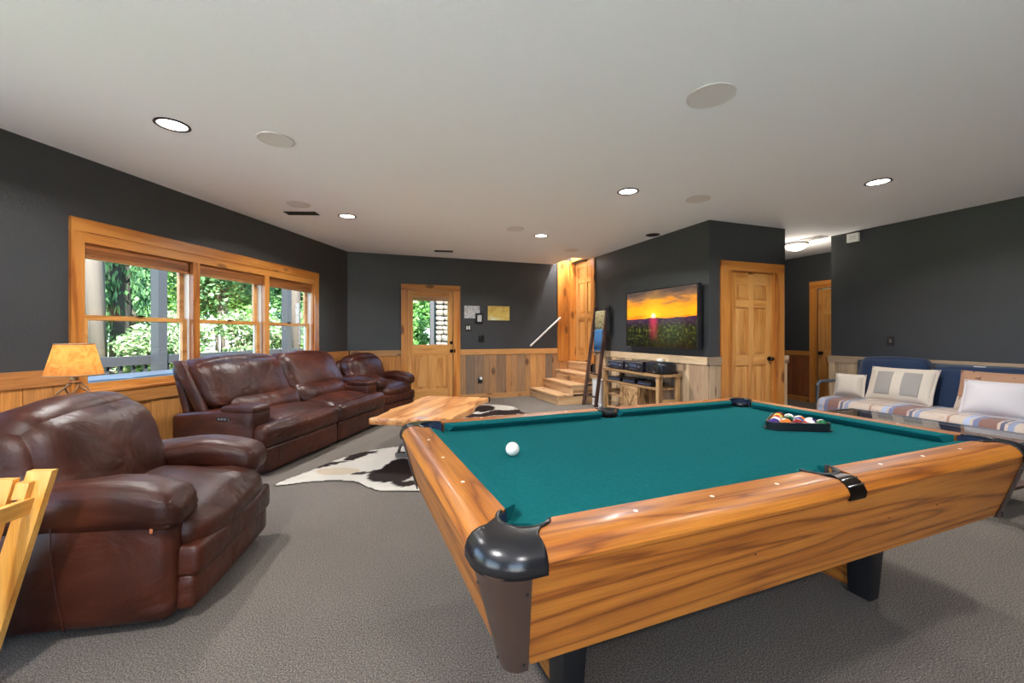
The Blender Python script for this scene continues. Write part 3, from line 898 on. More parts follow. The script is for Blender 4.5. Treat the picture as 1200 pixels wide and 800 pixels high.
hr = thing('handrail', 'pale grey metal handrail rising along the dark wall by the stairs', 'handrail', W(3.27, FAR_B, 1.0), PHI)
bm = bmesh.new()
tube(bm, [(0, -0.07, 0.02), (0.34, -0.07, 0.315), (0.68, -0.07, 0.61)], 0.021, 10)
obj('bar', bm, 'rail_white', hr, smooth='auto')
for x, z in ((0.12, 0.124), (0.56, 0.506)):
    bm = bmesh.new(); tube(bm, [(x, -0.001, z - 0.05), (x, -0.05, z - 0.05), (x, -0.07, z - 0.015)], 0.008, 8)
    obj('bracket', bm, 'black_metal', hr, smooth='auto')

# ------------------------------------------------------------------ ceiling fixtures
def on_ceiling(px, py):
    Y = (CEIL - EYE) * F_PX / (HORIZON - py)
    return Vector(((px - 600) / F_PX * Y, Y, CEIL))

def downlight(loc, label, power=10.0, dark=True):
    t = thing('recessed_light', label, 'ceiling light', loc)
    bm = bmesh.new(); lathe(bm, [(0.086, -0.001), (0.105, -0.001), (0.107, -0.006), (0.100, -0.009), (0.088, -0.008), (0.086, -0.001)], 32)
    obj('trim_ring', bm, 'bronze' if dark else 'white_paint', t, smooth='auto')
    bm = bmesh.new(); lathe(bm, [(0, -0.003), (0.06, -0.004), (0.0855, -0.002)], 28)
    obj('lens', bm, 'bulb_lens', t, smooth=True)
    d = bpy.data.lights.new('downlight_beam', 'AREA')
    d.shape = 'DISK'; d.size = 0.13; d.energy = power; d.color = (1.0, 0.98, 0.96); d.spread = rad(150)
    o = bpy.data.objects.new('downlight_beam', d); col.objects.link(o); o.parent = t; o.location = (0, 0, -0.014)
    return t
downlight(on_ceiling(202, 146), 'lit recessed ceiling light with dark ring near the bay window')
downlight(on_ceiling(407, 253), 'lit recessed ceiling light with dark ring above the long leather sofa')
downlight(on_ceiling(736, 224), 'lit recessed ceiling light with dark ring over the pool table')
downlight(on_ceiling(634, 276), 'lit recessed ceiling light with dark ring in front of the stairs', 16.0)
downlight(on_ceiling(1029, 213), 'lit recessed ceiling light with dark ring in front of the futon')
downlight(W(4.02, 7.55, 3.2), 'small lit recessed light in the raised ceiling over the stairs', 10.0)

for a_, b_, lab in ((-1.2, 0.55, 'added unseen ceiling light over the folded pine chair'), (2.55, 0.45, 'added unseen ceiling light behind the long side of the pool table'), (0.6, -1.6, 'added unseen ceiling light by the back glazing')):
    downlight(W(a_, b_, CEIL), lab, 4.0 if a_ > 2 else 16.0)  # lamps added out of view to brighten the near floor and ceiling

def speaker(loc, label, r=0.125, group=None):
    t = thing('ceiling_speaker', label, 'speaker', loc, group=group)
    bm = bmesh.new(); lathe(bm, [(r - 0.012, -0.001), (r, -0.001), (r, -0.006), (r - 0.008, -0.008), (r - 0.012, -0.006)], 36)
    obj('rim', bm, 'speaker_white', t, smooth='auto')
    bm = bmesh.new(); lathe(bm, [(0, -0.006), (r - 0.013, -0.004)], 36)
    obj('grille', bm, 'speaker_white', t, smooth=True)
speaker(on_ceiling(323, 163), 'round white ceiling speaker beside the recessed light near the bay window')
speaker(on_ceiling(833, 112), 'large round white ceiling speaker directly over the pool table', 0.14)
speaker(on_ceiling(350, 239), 'round white ceiling speaker next to the dark ceiling vent above the sofa')
speaker(on_ceiling(604, 268), 'round white ceiling speaker near the recessed light by the stairs')
speaker(on_ceiling(818, 233), 'round grey-white ceiling speaker in front of the closet corner')
speaker(on_ceiling(670, 293), 'round white ceiling speaker close to the stairwell opening')
t = thing('ceiling_can', 'unlit black round ceiling can close to the television wall', 'ceiling light', on_ceiling(765, 275))
bm = bmesh.new(); lathe(bm, [(0.075, -0.001), (0.10, -0.001), (0.10, -0.008), (0.078, -0.012), (0.075, -0.001)], 30)
obj('trim_ring', bm, 'black_metal', t, smooth='auto')
bm = bmesh.new(); lathe(bm, [(0, -0.002), (0.075, -0.003)], 30)
obj('baffle', bm, 'dark_void', t)

def vent(loc, rot, w, d, label):
    t = thing('ceiling_vent', label, 'air vent', loc, rot)
    bm = bmesh.new()
    for x0, x1, y0, y1 in ((-w / 2, w / 2, -d / 2, -d / 2 + 0.015), (-w / 2, w / 2, d / 2 - 0.015, d / 2), (-w / 2, -w / 2 + 0.015, -d / 2 + 0.015, d / 2 - 0.015), (w / 2 - 0.015, w / 2, -d / 2 + 0.015, d / 2 - 0.015)):
        box(bm, x0, x1, y0, y1, -0.009, -0.001)
    obj('frame', bm, 'black_metal', t)
    bx('recess', 'dark_void', t, -w / 2 + 0.015, w / 2 - 0.015, -d / 2 + 0.015, d / 2 - 0.015, -0.002, -0.001)
    n = int((d - 0.03) / 0.018)
    for k in range(n):
        y = -d / 2 + 0.015 + (k + 0.5) * (d - 0.03) / n
        bx('louvre', 'black_metal', t, -w / 2 + 0.015, w / 2 - 0.015, y - 0.004, y + 0.003, -0.008, -0.003)
vent(on_ceiling(353.5, 249.5), rad(2), 0.37, 0.13, 'dark slotted ceiling vent above the sofa')
vent(on_ceiling(520, 294), rad(8), 0.32, 0.12, 'dark slotted ceiling vent above the glazed door')

t = thing('flush_dome_light', 'lit frosted dome ceiling light in the hall', 'ceiling light', W(6.56, 4.76, CEIL))
bm = bmesh.new(); lathe(bm, [(0, -0.001), (0.17, -0.001), (0.175, -0.02), (0.16, -0.035), (0, -0.035)], 36)
obj('base_ring', bm, 'steel', t, smooth='auto')
bm = bmesh.new(); lathe(bm, [(0.155, -0.036), (0.145, -0.07), (0.11, -0.10), (0.06, -0.118), (0.0, -0.124)], 32)
obj('glass_dome', bm, 'dome_glass', t, smooth=True)
d = bpy.data.lights.new('dome_glow', 'POINT'); d.energy = 6; d.color = (1, 0.88, 0.72); d.shadow_soft_size = 0.12
o = bpy.data.objects.new('dome_glow', d); col.objects.link(o); o.parent = t; o.location = (0, 0, -0.27)
t = thing('ceiling_register', 'small grey-white ceiling register beside the dome light', 'air vent', W(6.47, 4.43, CEIL), PHI)
bx('plate', 'speaker_white', t, -0.09, 0.09, -0.16, 0.16, -0.014, -0.001, bevel=0.004)
for k in range(6):
    bx('louvre', 'grey_metal', t, -0.07, 0.07, -0.13 + k * 0.05, -0.115 + k * 0.05, -0.018, -0.0142)

# ------------------------------------------------------------------ things on the walls (local x along wall, -y toward the room)
def on_far(a, z): return W(a, FAR_B, z)
def framed(name, label, cat, loc, rot, w, h, depth, fmat, pmat, fw=0.012):
    t = thing(name, label, cat, loc, rot)
    bm = bmesh.new()
    box(bm, -w / 2, w / 2, -depth, -0.001, 0, fw); box(bm, -w / 2, w / 2, -depth, -0.001, h - fw, h)
    box(bm, -w / 2, -w / 2 + fw, -depth, -0.001, fw, h - fw); box(bm, w / 2 - fw, w / 2, -depth, -0.001, fw, h - fw)
    obj('frame', bm, fmat, t)
    bx('print', pmat, t, -w / 2 + fw, w / 2 - fw, -depth + 0.004, -0.002, fw, h - fw)
    return t
framed('wall_chart', 'pale grey unframed print pinned beside the glazed door', 'picture', on_far(2.067, 1.568), PHI, 0.31, 0.245, 0.012, 'photo_print', 'sketch_print', 0.006)
framed('small_picture', 'small black-framed picture overlapping the grey print', 'picture', W(2.212, FAR_B - 0.014, 1.468), PHI, 0.158, 0.20, 0.02, 'black_plastic', 'photo_print', 0.036)
framed('wall_map', 'wide tan and yellow map on the far wall in a thin black frame', 'picture', on_far(2.61, 1.525), PHI, 0.47, 0.30, 0.022, 'black_plastic', 'map_print', 0.007)
t = thing('light_switch', 'double light switch with white rockers by the glazed door', 'light switch', on_far(1.99, 1.32), PHI)
bx('cover_plate', 'black_plastic', t, -0.05, 0.05, -0.007, -0.001, 0, 0.13, bevel=0.002)
for x in (-0.022, 0.022):
    bx('rocker', 'white_paint', t, x - 0.014, x + 0.014, -0.012, -0.007, 0.03, 0.10, bevel=0.002)
t = thing('wall_plate', 'black blank plate low on the dark wall under the map', 'wall plate', on_far(2.256, 1.10), PHI)
bx('plate', 'black_plastic', t, -0.055, 0.055, -0.008, -0.001, 0, 0.13, bevel=0.003)
for z in (0.02, 0.11):
    bx('screw', 'steel', t, -0.004, 0.004, -0.010, -0.008, z - 0.004, z + 0.004)
t = thing('outlet_plug', 'black outlet with a small white plug-in under the map', 'outlet', W(2.225, FAR_B - 0.025, 0.30), PHI)
bx('cover_plate', 'black_plastic', t, -0.045, 0.045, -0.006, 0, 0, 0.125, bevel=0.002)
bm = bmesh.new(); lathe(bm, [(0, 0), (0.028, 0), (0.03, 0.02), (0.022, 0.036), (0, 0.038)], 16)
moved(bm, (0.008, -0.006, 0.095), (rad(90), 0, 0)); obj('plug_light', bm, 'white_paint', t, smooth='auto')
t = thing('wall_sensor', 'small white box sensor high on the dark wall near the hall', 'sensor', W(RIGHT_A, 3.95, 2.565), PHI - rad(90))
bx('housing', 'white_paint', t, -0.075, 0.075, -0.035, -0.001, 0, 0.12, bevel=0.006, seg=2)
bx('lens', 'speaker_white', t, -0.04, 0.04, -0.040, -0.035, 0.03, 0.09, bevel=0.003)
t = thing('wall_switch', 'black switch plate on the dark wall above the futon', 'light switch', W(RIGHT_A, 3.51, 1.105), PHI - rad(90))
bx('cover_plate', 'black_plastic', t, -0.04, 0.04, -0.007, -0.001, 0, 0.125, bevel=0.002)
bx('toggle', 'iron', t, -0.012, 0.012, -0.014, -0.007, 0.04, 0.085, bevel=0.002)

# television
tv = thing('television', 'flat television showing an orange sunset over a flower field', 'television', W(TV_A, 5.02, 1.05), PHI - rad(90))
bx('wall_mount', 'black_metal', tv, -0.25, 0.25, -0.06, -0.001, 0.25, 0.6)
bx('housing', 'black_plastic', tv, -0.775, 0.775, -0.105, -0.06, 0, 0.87, bevel=0.004)
bm = bmesh.new()
for x0, x1, z0, z1 in ((-0.775, 0.775, 0, 0.016), (-0.775, 0.775, 0.855, 0.87), (-0.775, -0.752, 0.016, 0.855), (0.752, 0.775, 0.016, 0.855)):
    box(bm, x0, x1, -0.114, -0.1052, z0, z1)
obj('bezel', bm, 'black_plastic', tv)
bm = bmesh.new(); box(bm, 0, 1.50, 0, 0.004, 0, 0.838)
obj('screen', bm, 'sunset', tv, loc=(-0.75, -0.1105, 0.0165))
bx('maker_plate', 'chrome_trim', tv, -0.74, -0.66, -0.1155, -0.114, 0.003, 0.012)

# ------------------------------------------------------------------ media console and its electronics
CA0, CA1, CB0, CB1, CH = 3.80, 4.165, 4.65, 6.02, 0.705
mc = thing('media_console', 'rustic wooden media console with open shelves and one carved door', 'console', W(CA0, CB0), PHI)
dp, wd = CA1 - CA0, CB1 - CB0
bx('top', 'console_y', mc, -0.015, dp, -0.02, wd + 0.02, CH - 0.035, CH, bevel=0.004)
for x in (0.0, dp - 0.06):
    for y in (0.0, wd - 0.06):
        bx('post', 'console_z', mc, x, x + 0.06, y, y + 0.06, 0, CH - 0.036, bevel=0.003)
bx('shelf', 'console_y', mc, 0.004, dp - 0.004, 0.06, wd - 0.06, 0.49, 0.515)
bx('shelf', 'console_y', mc, 0.03, dp - 0.02, 0.06, wd - 0.06, 0.06, 0.085)
bx('shelf', 'console_y', mc, 0.03, dp - 0.02, 0.93, wd - 0.06, 0.275, 0.295)
for y in (0.44, 0.90):
    bx('divider', 'console_z', mc, 0.02, dp - 0.02, y, y + 0.022, 0.085, 0.489)
bx('end_rail', 'console_x', mc, 0.06, dp - 0.06, 0.015, 0.035, 0.30, 0.36)
bx('end_rail', 'console_x', mc, 0.06, dp - 0.06, wd - 0.035, wd - 0.015, 0.30, 0.36)
dr = bx('door', 'console_z', mc, 0.006, 0.024, 0.465, 0.897, 0.09, 0.485, bevel=0.003)
for (y0, y1, z0, z1) in ((0.465, 0.897, 0.09, 0.14), (0.465, 0.897, 0.435, 0.485), (0.465, 0.52, 0.14, 0.435), (0.842, 0.897, 0.14, 0.435)):
    bx('door_frame', 'console_y', dr, -0.002, 0.006, y0, y1, z0, z1)
for k in range(4):
    bm = bmesh.new()
    tube(bm, [(0.003, 0.55 + 0.26 * i / 8, 0.19 + 0.06 * k + 0.05 * math.sin(i * 0.9 + k)) for i in range(9)], 0.005, 6)
    obj('carving', bm, 'console_y', dr)

def amp(name, label, loc, w, d, h, dials=2, screen=True):
    t = thing(name, label, 'stereo', loc, PHI - rad(90))
    bx('case', 'electronics', t, -w / 2, w / 2, 0, d, 0.012, h, bevel=0.004)
    bx('face_plate', 'electronics', t, -w / 2 - 0.003, w / 2 + 0.003, -0.012, 0, 0.012, h, bevel=0.003)
    bx('top_trim', 'chrome_trim', t, -w / 2, w / 2, -0.013, -0.0121, h - 0.02, h - 0.006)
    if screen: bx('display', 'display_glass', t, -w * 0.22, w * 0.18, -0.0145, -0.0121, h * 0.45, h * 0.75)
    for k in range(dials):
        bm = bmesh.new(); lathe(bm, [(0, 0), (0.02, 0), (0.018, 0.018), (0, 0.019)], 16)
        moved(bm, (w * (0.32 if k == 0 else -0.36), -0.0122, h * 0.5), (rad(90), 0, 0)); obj('dial', bm, 'chrome_trim', t, smooth='auto')
    for k in range(5):
        bx('button', 'chrome_trim', t, -w * 0.2 + k * w * 0.08, -w * 0.2 + k * w * 0.08 + 0.012, -0.015, -0.0121, h * 0.2, h * 0.3)
    for x in (-w / 2 + 0.03, w / 2 - 0.03):
        for y in (0.03, d - 0.03):
            bx('foot', 'black_plastic', t, x - 0.012, x + 0.012, y - 0.012, y + 0.012, 0, 0.0121)
    return t
amp('stereo_receiver', 'dark blue-black stereo receiver on the console beside the ladder', W(3.83, 5.70, CH), 0.42, 0.27, 0.135)
amp('cassette_deck', 'dark stereo deck in the middle of the console top', W(3.83, 5.235, CH), 0.43, 0.27, 0.150)
t = thing('bookshelf_speaker', 'black speaker with rounded grille at the end of the console top', 'speaker', W(3.83, 4.82, CH), PHI - rad(90))
obj('cabinet', moved(pillow(0.36, 0.28, 0.165, 0.05, n=7), (0, 0.14, 0.083)), 'electronics', t, smooth='auto')
bm = bmesh.new(); lathe(bm, [(0, 0.012), (0.03, 0.006), (0.06, 0), (0.07, 0.006), (0.074, 0)], 28)
moved(bm, (0.075, -0.003, 0.085), (rad(90), 0, 0)); obj('woofer', bm, 'leg_black', t, smooth='auto')
bm = bmesh.new(); lathe(bm, [(0, 0.01), (0.03, 0), (0.034, 0.005), (0.036, 0)], 20)
moved(bm, (-0.09, -0.003, 0.085), (rad(90), 0, 0)); obj('tweeter', bm, 'leg_black', t, smooth='auto')
t = thing('router_box', 'tiny white box standing behind the stereo decks', 'box', W(4.112, 5.02, CH), PHI - rad(90))
bx('case', 'white_paint', t, -0.05, 0.05, 0, 0.05, 0, 0.19, bevel=0.005)
bx('front_panel', 'speaker_white', t, -0.035, 0.035, -0.003, 0, 0.02, 0.17)
for i, (b_, w_, lab) in enumerate(((5.78, 0.34, 'low dark media player on the console shelf near the ladder'), (5.40, 0.30, 'low dark game console in the middle of the console shelf'), (5.03, 0.30, 'low dark disc player at the far end of the console shelf from the ladder'))):
    t = thing('media_player', lab, 'media player', W(3.85, b_, 0.515), PHI - rad(90), 'players on the console shelf')
    bx('case', 'electronics', t, -w_ / 2, w_ / 2, 0, 0.22, 0.004, 0.06 + 0.012 * (i % 2), bevel=0.004)
    bx('face_strip', 'display_glass', t, -w_ / 2 + 0.02, w_ / 2 - 0.02, -0.004, 0, 0.02, 0.038)
    bx('lid_trim', 'chrome_trim', t, -w_ / 2 + 0.01, w_ / 2 - 0.01, 0.004, 0.03, 0.0601 + 0.012 * (i % 2), 0.0625 + 0.012 * (i % 2))
    for x in (-w_ / 2 + 0.03, w_ / 2 - 0.03):
        bx('foot', 'black_plastic', t, x - 0.01, x + 0.01, 0.02, 0.2, 0, 0.0041)

# white louvred unit beside the stairs
t = thing('white_heater', 'white louvred panel heater standing behind the leaning ladder', 'heater', W(3.92, 6.30), PHI)
bx('body', 'white_paint', t, 0.02, 0.12, 0, 0.30, 0.02, 0.46, bevel=0.01)
bx('foot', 'white_paint', t, 0.0, 0.15, 0.02, 0.06, 0, 0.02)
bx('foot', 'white_paint', t, 0.0, 0.15, 0.24, 0.28, 0, 0.02)
for k in range(11):
    bx('louvre', 'white_paint', t, 0.010, 0.021, 0.02, 0.28, 0.07 + k * 0.034, 0.088 + k * 0.034, bevel=0.003)

# blanket ladder leaning on the television wall
lad = thing('blanket_ladder', 'dark wooden ladder leaning on the wall with throws on its rungs', 'ladder', W(3.74, 6.20), PHI)
LH, LW = 1.76, 0.40
sk = lambda z: 0.22 * z / LH
lx = lambda z: (TV_A - 0.032 - 3.74 - 0.045) * z / LH
for y in (0.0, LW):
    bm = bmesh.new()
    v = box(bm, 0, 0.05, y - 0.022, y + 0.022, 0, LH)
    for q in v: q.co.x += lx(q.co.z) - 0.004; q.co.y += sk(q.co.z)
    obj('side_rail', bm, 'walnut_z', lad, bevel=0.004)
for z in (0.18, 0.56, 0.94, 1.32, 1.66):
    bm = bmesh.new(); tube(bm, [(lx(z) + 0.02, 0.02 + sk(z), z), (lx(z) + 0.02, LW - 0.02 + sk(z), z)], 0.016, 10)
    obj('rung', bm, 'walnut_z', lad, smooth='auto')
def throw(name, label, mat, z, drop_f, drop_b, y0, y1, thick=0.016):
    x = lx(z) + 0.02
    t = thing(name, label, 'blanket', W(3.74, 6.20), PHI)
    bm = bmesh.new()
    n = 14
    prof = [(x - 0.026 - 0.012, z - drop_f), (x - 0.03, z - drop_f * 0.5), (x - 0.024, z), (x - 0.012, z + 0.022), (x + 0.012, z + 0.024), (x + 0.026, z), (x + 0.034, z - drop_b * 0.5), (x + 0.040, z - drop_b)]
    rows = []
    for k in range(n + 1):
        y = y0 + (y1 - y0) * k / n
        w = 0.006 * math.sin(k * 1.7)
        rows.append([bm.verts.new((px + (w if i < 2 else -w if i > 5 else 0), y + sk(z), pz)) for i, (px, pz) in enumerate(prof)])
    for A, B in zip(rows, rows[1:]):
        for i in range(len(prof) - 1):
            bm.faces.new((A[i], A[i + 1], B[i + 1], B[i]))
    bmesh.ops.recalc_face_normals(bm, faces=bm.faces[:])
    bmesh.ops.solidify(bm, geom=bm.faces[:], thickness=thick)
    obj('cloth', bm, mat, t, smooth=True)
    bm = bmesh.new()
    for k in range(24):
        y = y0 + (y1 - y0) * (k + 0.5) / 24 + sk(z)
        box(bm, x - 0.040, x - 0.034, y - 0.002, y + 0.002, z - drop_f - 0.03, z - drop_f - 0.001)
    tag(obj('fringe', bm, mat, t), kind='stuff')
throw('floral_throw', 'cream patterned throw hung over the top ladder rung', 'floral', 1.66, 0.33, 0.30, 0.045, LW - 0.045)
throw('blue_throw', 'plain blue throw hung over the second ladder rung', 'blue_throw', 1.32, 0.33, 0.28, 0.05, LW - 0.10)
t = thing('dark_hanging', 'dark soft shape hanging from the top of the ladder side', 'dark_shape', W(3.74, 6.13 + 0.20), PHI)
bm = pillow(0.05, 0.09, 0.46, 0.02, n=9, lump=0.025, seed=4, freq=14)  # dark lumpy upright shape beside the ladder top
obj('cloth', moved(bm, (lx(1.5) + 0.03, -0.005, 1.52)), 'dark_matte', t, smooth=True)
bm = bmesh.new(); tube(bm, [(lx(1.74) + 0.03, 0.0, 1.70), (lx(1.74) + 0.03, 0.03, 1.765), (lx(1.74) + 0.03, 0.07, 1.768)], 0.007, 6)
obj('loop', bm, 'dark_matte', t)

# ------------------------------------------------------------------ pool table
PS = 0.266
PL, PW = 4 * PS, 2 * 1.0617 * PS             # half length and half width between cushion noses
PT_LOC = Vector((3.0741 * PS, 7.5517 * PS, 0)); PT_ROT = 0.3816
ZT, ZB, ZA = 0.79, 0.748, 0.47               # rail top, cloth, bottom of apron
RO, RW_ = 0.172, 0.045                       # rail: outer edge and wood edge, measured from the nose
pt = thing('pool_table', 'oak pool table with green cloth and black corner castings', 'pool table', PT_LOC, PT_ROT)

PROF = [(RW_, ZT - 0.05), (RW_, ZT - 0.001), (0.06, ZT), (0.115, ZT), (0.135, ZT - 0.003), (0.152, ZT - 0.011), (0.165, ZT - 0.024), (RO, ZT - 0.040), (RO - 0.004, ZT - 0.052), (0.155, ZT - 0.058)]
def rail_end(d):                             # how far past the nose corner a rail runs, by distance from the nose
    return -0.048 + (0.028 + 0.048) * max(0.0, min(1.0, (d - 0.05) / 0.035))
def sweep(name, mat, half_l, half_w, axis, sign, prof, e0, e1, closed=True, smooth='auto', parent=None):
    """profile (distance from nose, z) swept along a side; e0/e1 give the two end positions for each profile point"""
    bm = bmesh.new()
    def P(s, d, z):
        return (s, sign * (half_w + d), z) if axis == 'u' else (sign * (half_l + d), s, z)
    A = [bm.verts.new(P(e0(d), d, z)) for d, z in prof]
    B = [bm.verts.new(P(e1(d), d, z)) for d, z in prof]
    n = len(prof)
    for i in range(n if closed else n - 1):
        j = (i + 1) % n
        bm.faces.new((A[i], A[j], B[j], B[i]))
    if closed:
        bm.faces.new(A); bm.faces.new(B[::-1])
    bmesh.ops.recalc_face_normals(bm, faces=bm.faces[:])
    return obj(name, bm, mat, parent or pt, smooth=smooth)

CUSH = [(0.0, ZT - 0.014), (0.006, ZT - 0.007), (RW_ - 0.0005, ZT - 0.002), (RW_ - 0.0005, ZB + 0.001), (0.022, ZB + 0.001), (0.006, ZT - 0.024)]
def ce(d, nose, back):                       # angled cushion ends at the pockets
    return nose + (back - nose) * min(1.0, d / RW_)
SPK = 0.060                                  # half width of a side pocket
for s in (-1, 1):
    sweep('rail', 'oak_x', PL, PW, 'u', s, PROF, lambda d: -(PL + rail_end(d)), lambda d: -SPK * (1.0 if d < 0.09 else 0.9 if d < 0.12 else 0.62) + 0.0)
    sweep('rail', 'oak_x', PL, PW, 'u', s, PROF, lambda d: SPK * (1.0 if d < 0.09 else 0.9 if d < 0.12 else 0.62), lambda d: PL + rail_end(d))
    sweep('rail', 'oak_y', PL, PW, 'v', s, PROF, lambda d: -(PW + rail_end(d)), lambda d: PW + rail_end(d))
    sweep('cushion', 'felt', PL, PW, 'u', s, CUSH, lambda d: -(PL + ce(d, -0.085, -0.045)), lambda d: -ce(d, 0.075, SPK))
    sweep('cushion', 'felt', PL, PW, 'u', s, CUSH, lambda d: ce(d, 0.075, SPK), lambda d: PL + ce(d, -0.085, -0.045))
    sweep('cushion', 'felt', PL, PW, 'v', s, CUSH, lambda d: -(PW + ce(d, -0.085, -0.045)), lambda d: PW + ce(d, -0.085, -0.045))
    # aprons lean inward toward the floor
    AP = [(0.150, ZT - 0.056), (0.163, ZT - 0.056), (0.088, ZA), (0.070, ZA)]
    sweep('apron', 'oak_x', PL, PW, 'u', s, AP, lambda d: -(PL + d - 0.055), lambda d: PL + d - 0.055, smooth=False)
    sweep('apron', 'oak_y', PL, PW, 'v', s, AP, lambda d: -(PW + d - 0.055), lambda d: PW + d - 0.055, smooth=False)
    # pearl sights
    for k in (-3, -2, -1, 1, 2, 3):
        bm = bmesh.new(); lathe(bm, [(0, 0.0012), (0.0062, 0.0008), (0.0065, 0.0001)], 12)
        obj('sight', bm, 'pearl', pt, loc=(k * PS, s * (PW + 0.096), ZT))
    for k in (-1, 0, 1):
        bm = bmesh.new(); lathe(bm, [(0, 0.0012), (0.0062, 0.0008), (0.0065, 0.0001)], 12)
        obj('sight', bm, 'pearl', pt, loc=(s * (PL + 0.096), k * PS * 1.0617, ZT))

# cloth bed with pocket cut-outs
PR, PC = 0.060, 0.022                         # pocket radius, centre offset from the nose corner
def corner_arc(sx, sy, n=12):
    cx, cy = sx * (PL + PC), sy * (PW + PC)
    pts = []
    for i in range(n + 1):
        th = rad(-55 + 200 * i / n)           # the mouth side of the circle, as seen for the (+,+) corner
        pts.append((cx - sx * PR * math.cos(rad(45) + (th - rad(45)) ), cy - sy * PR * math.sin(rad(45) + (th - rad(45)))))
    return pts
EX = 0.04
pts = []
for sx, sy in ((1, -1), (1, 1), (-1, 1), (-1, -1)):
    cx, cy = sx * (PL + PC), sy * (PW + PC)
    # where the circle crosses the bed edges x = PL+EX and y = PW+EX
    ax = math.acos((PC - EX) / PR * -1 * -1) if False else None
    dx = EX - PC
    h = math.sqrt(PR ** 2 - dx ** 2)
    p_on_x = (sx * (PL + EX), cy - sy * h)    # on the short edge
    p_on_y = (cx - sx * h, sy * (PW + EX))    # on the long edge
    a_x = math.atan2(p_on_x[1] - cy, p_on_x[0] - cx); a_y = math.atan2(p_on_y[1] - cy, p_on_y[0] - cx)
    mid = math.atan2(-sy, -sx)
    def arc(a, b):
        da = (b - a + math.pi) % (2 * math.pi) - math.pi
        return [(cx + PR * math.cos(a + da * i / 8), cy + PR * math.sin(a + da * i / 8)) for i in range(9)]
    seq = arc(a_x, mid)[:-1] + arc(mid, a_y)
    if sx * sy < 0: seq = seq[::-1]
    pts += seq
    # side pocket between the (1,1)->(-1,1) and (-1,-1)->(1,-1) corners
    if (sx, sy) in ((1, 1), (-1, -1)):
        cyy = sy * (PW + 0.055); dy = 0.055 - EX; hh = math.sqrt(0.055 ** 2 - dy ** 2)
        for i in range(9):
            x = sx * hh * (1 - 2 * i / 8)
            pts.append((x, cyy - sy * math.sqrt(max(0, 0.055 ** 2 - x * x))))
bm = bmesh.new(); prism(bm, pts, ZB - 0.022, ZB)
obj('bed', bm, 'felt', pt)
bx('slate_frame', 'leg_black', pt, -PL + 0.06, PL - 0.06, -PW + 0.06, PW - 0.06, ZA + 0.01, ZB - 0.0225)

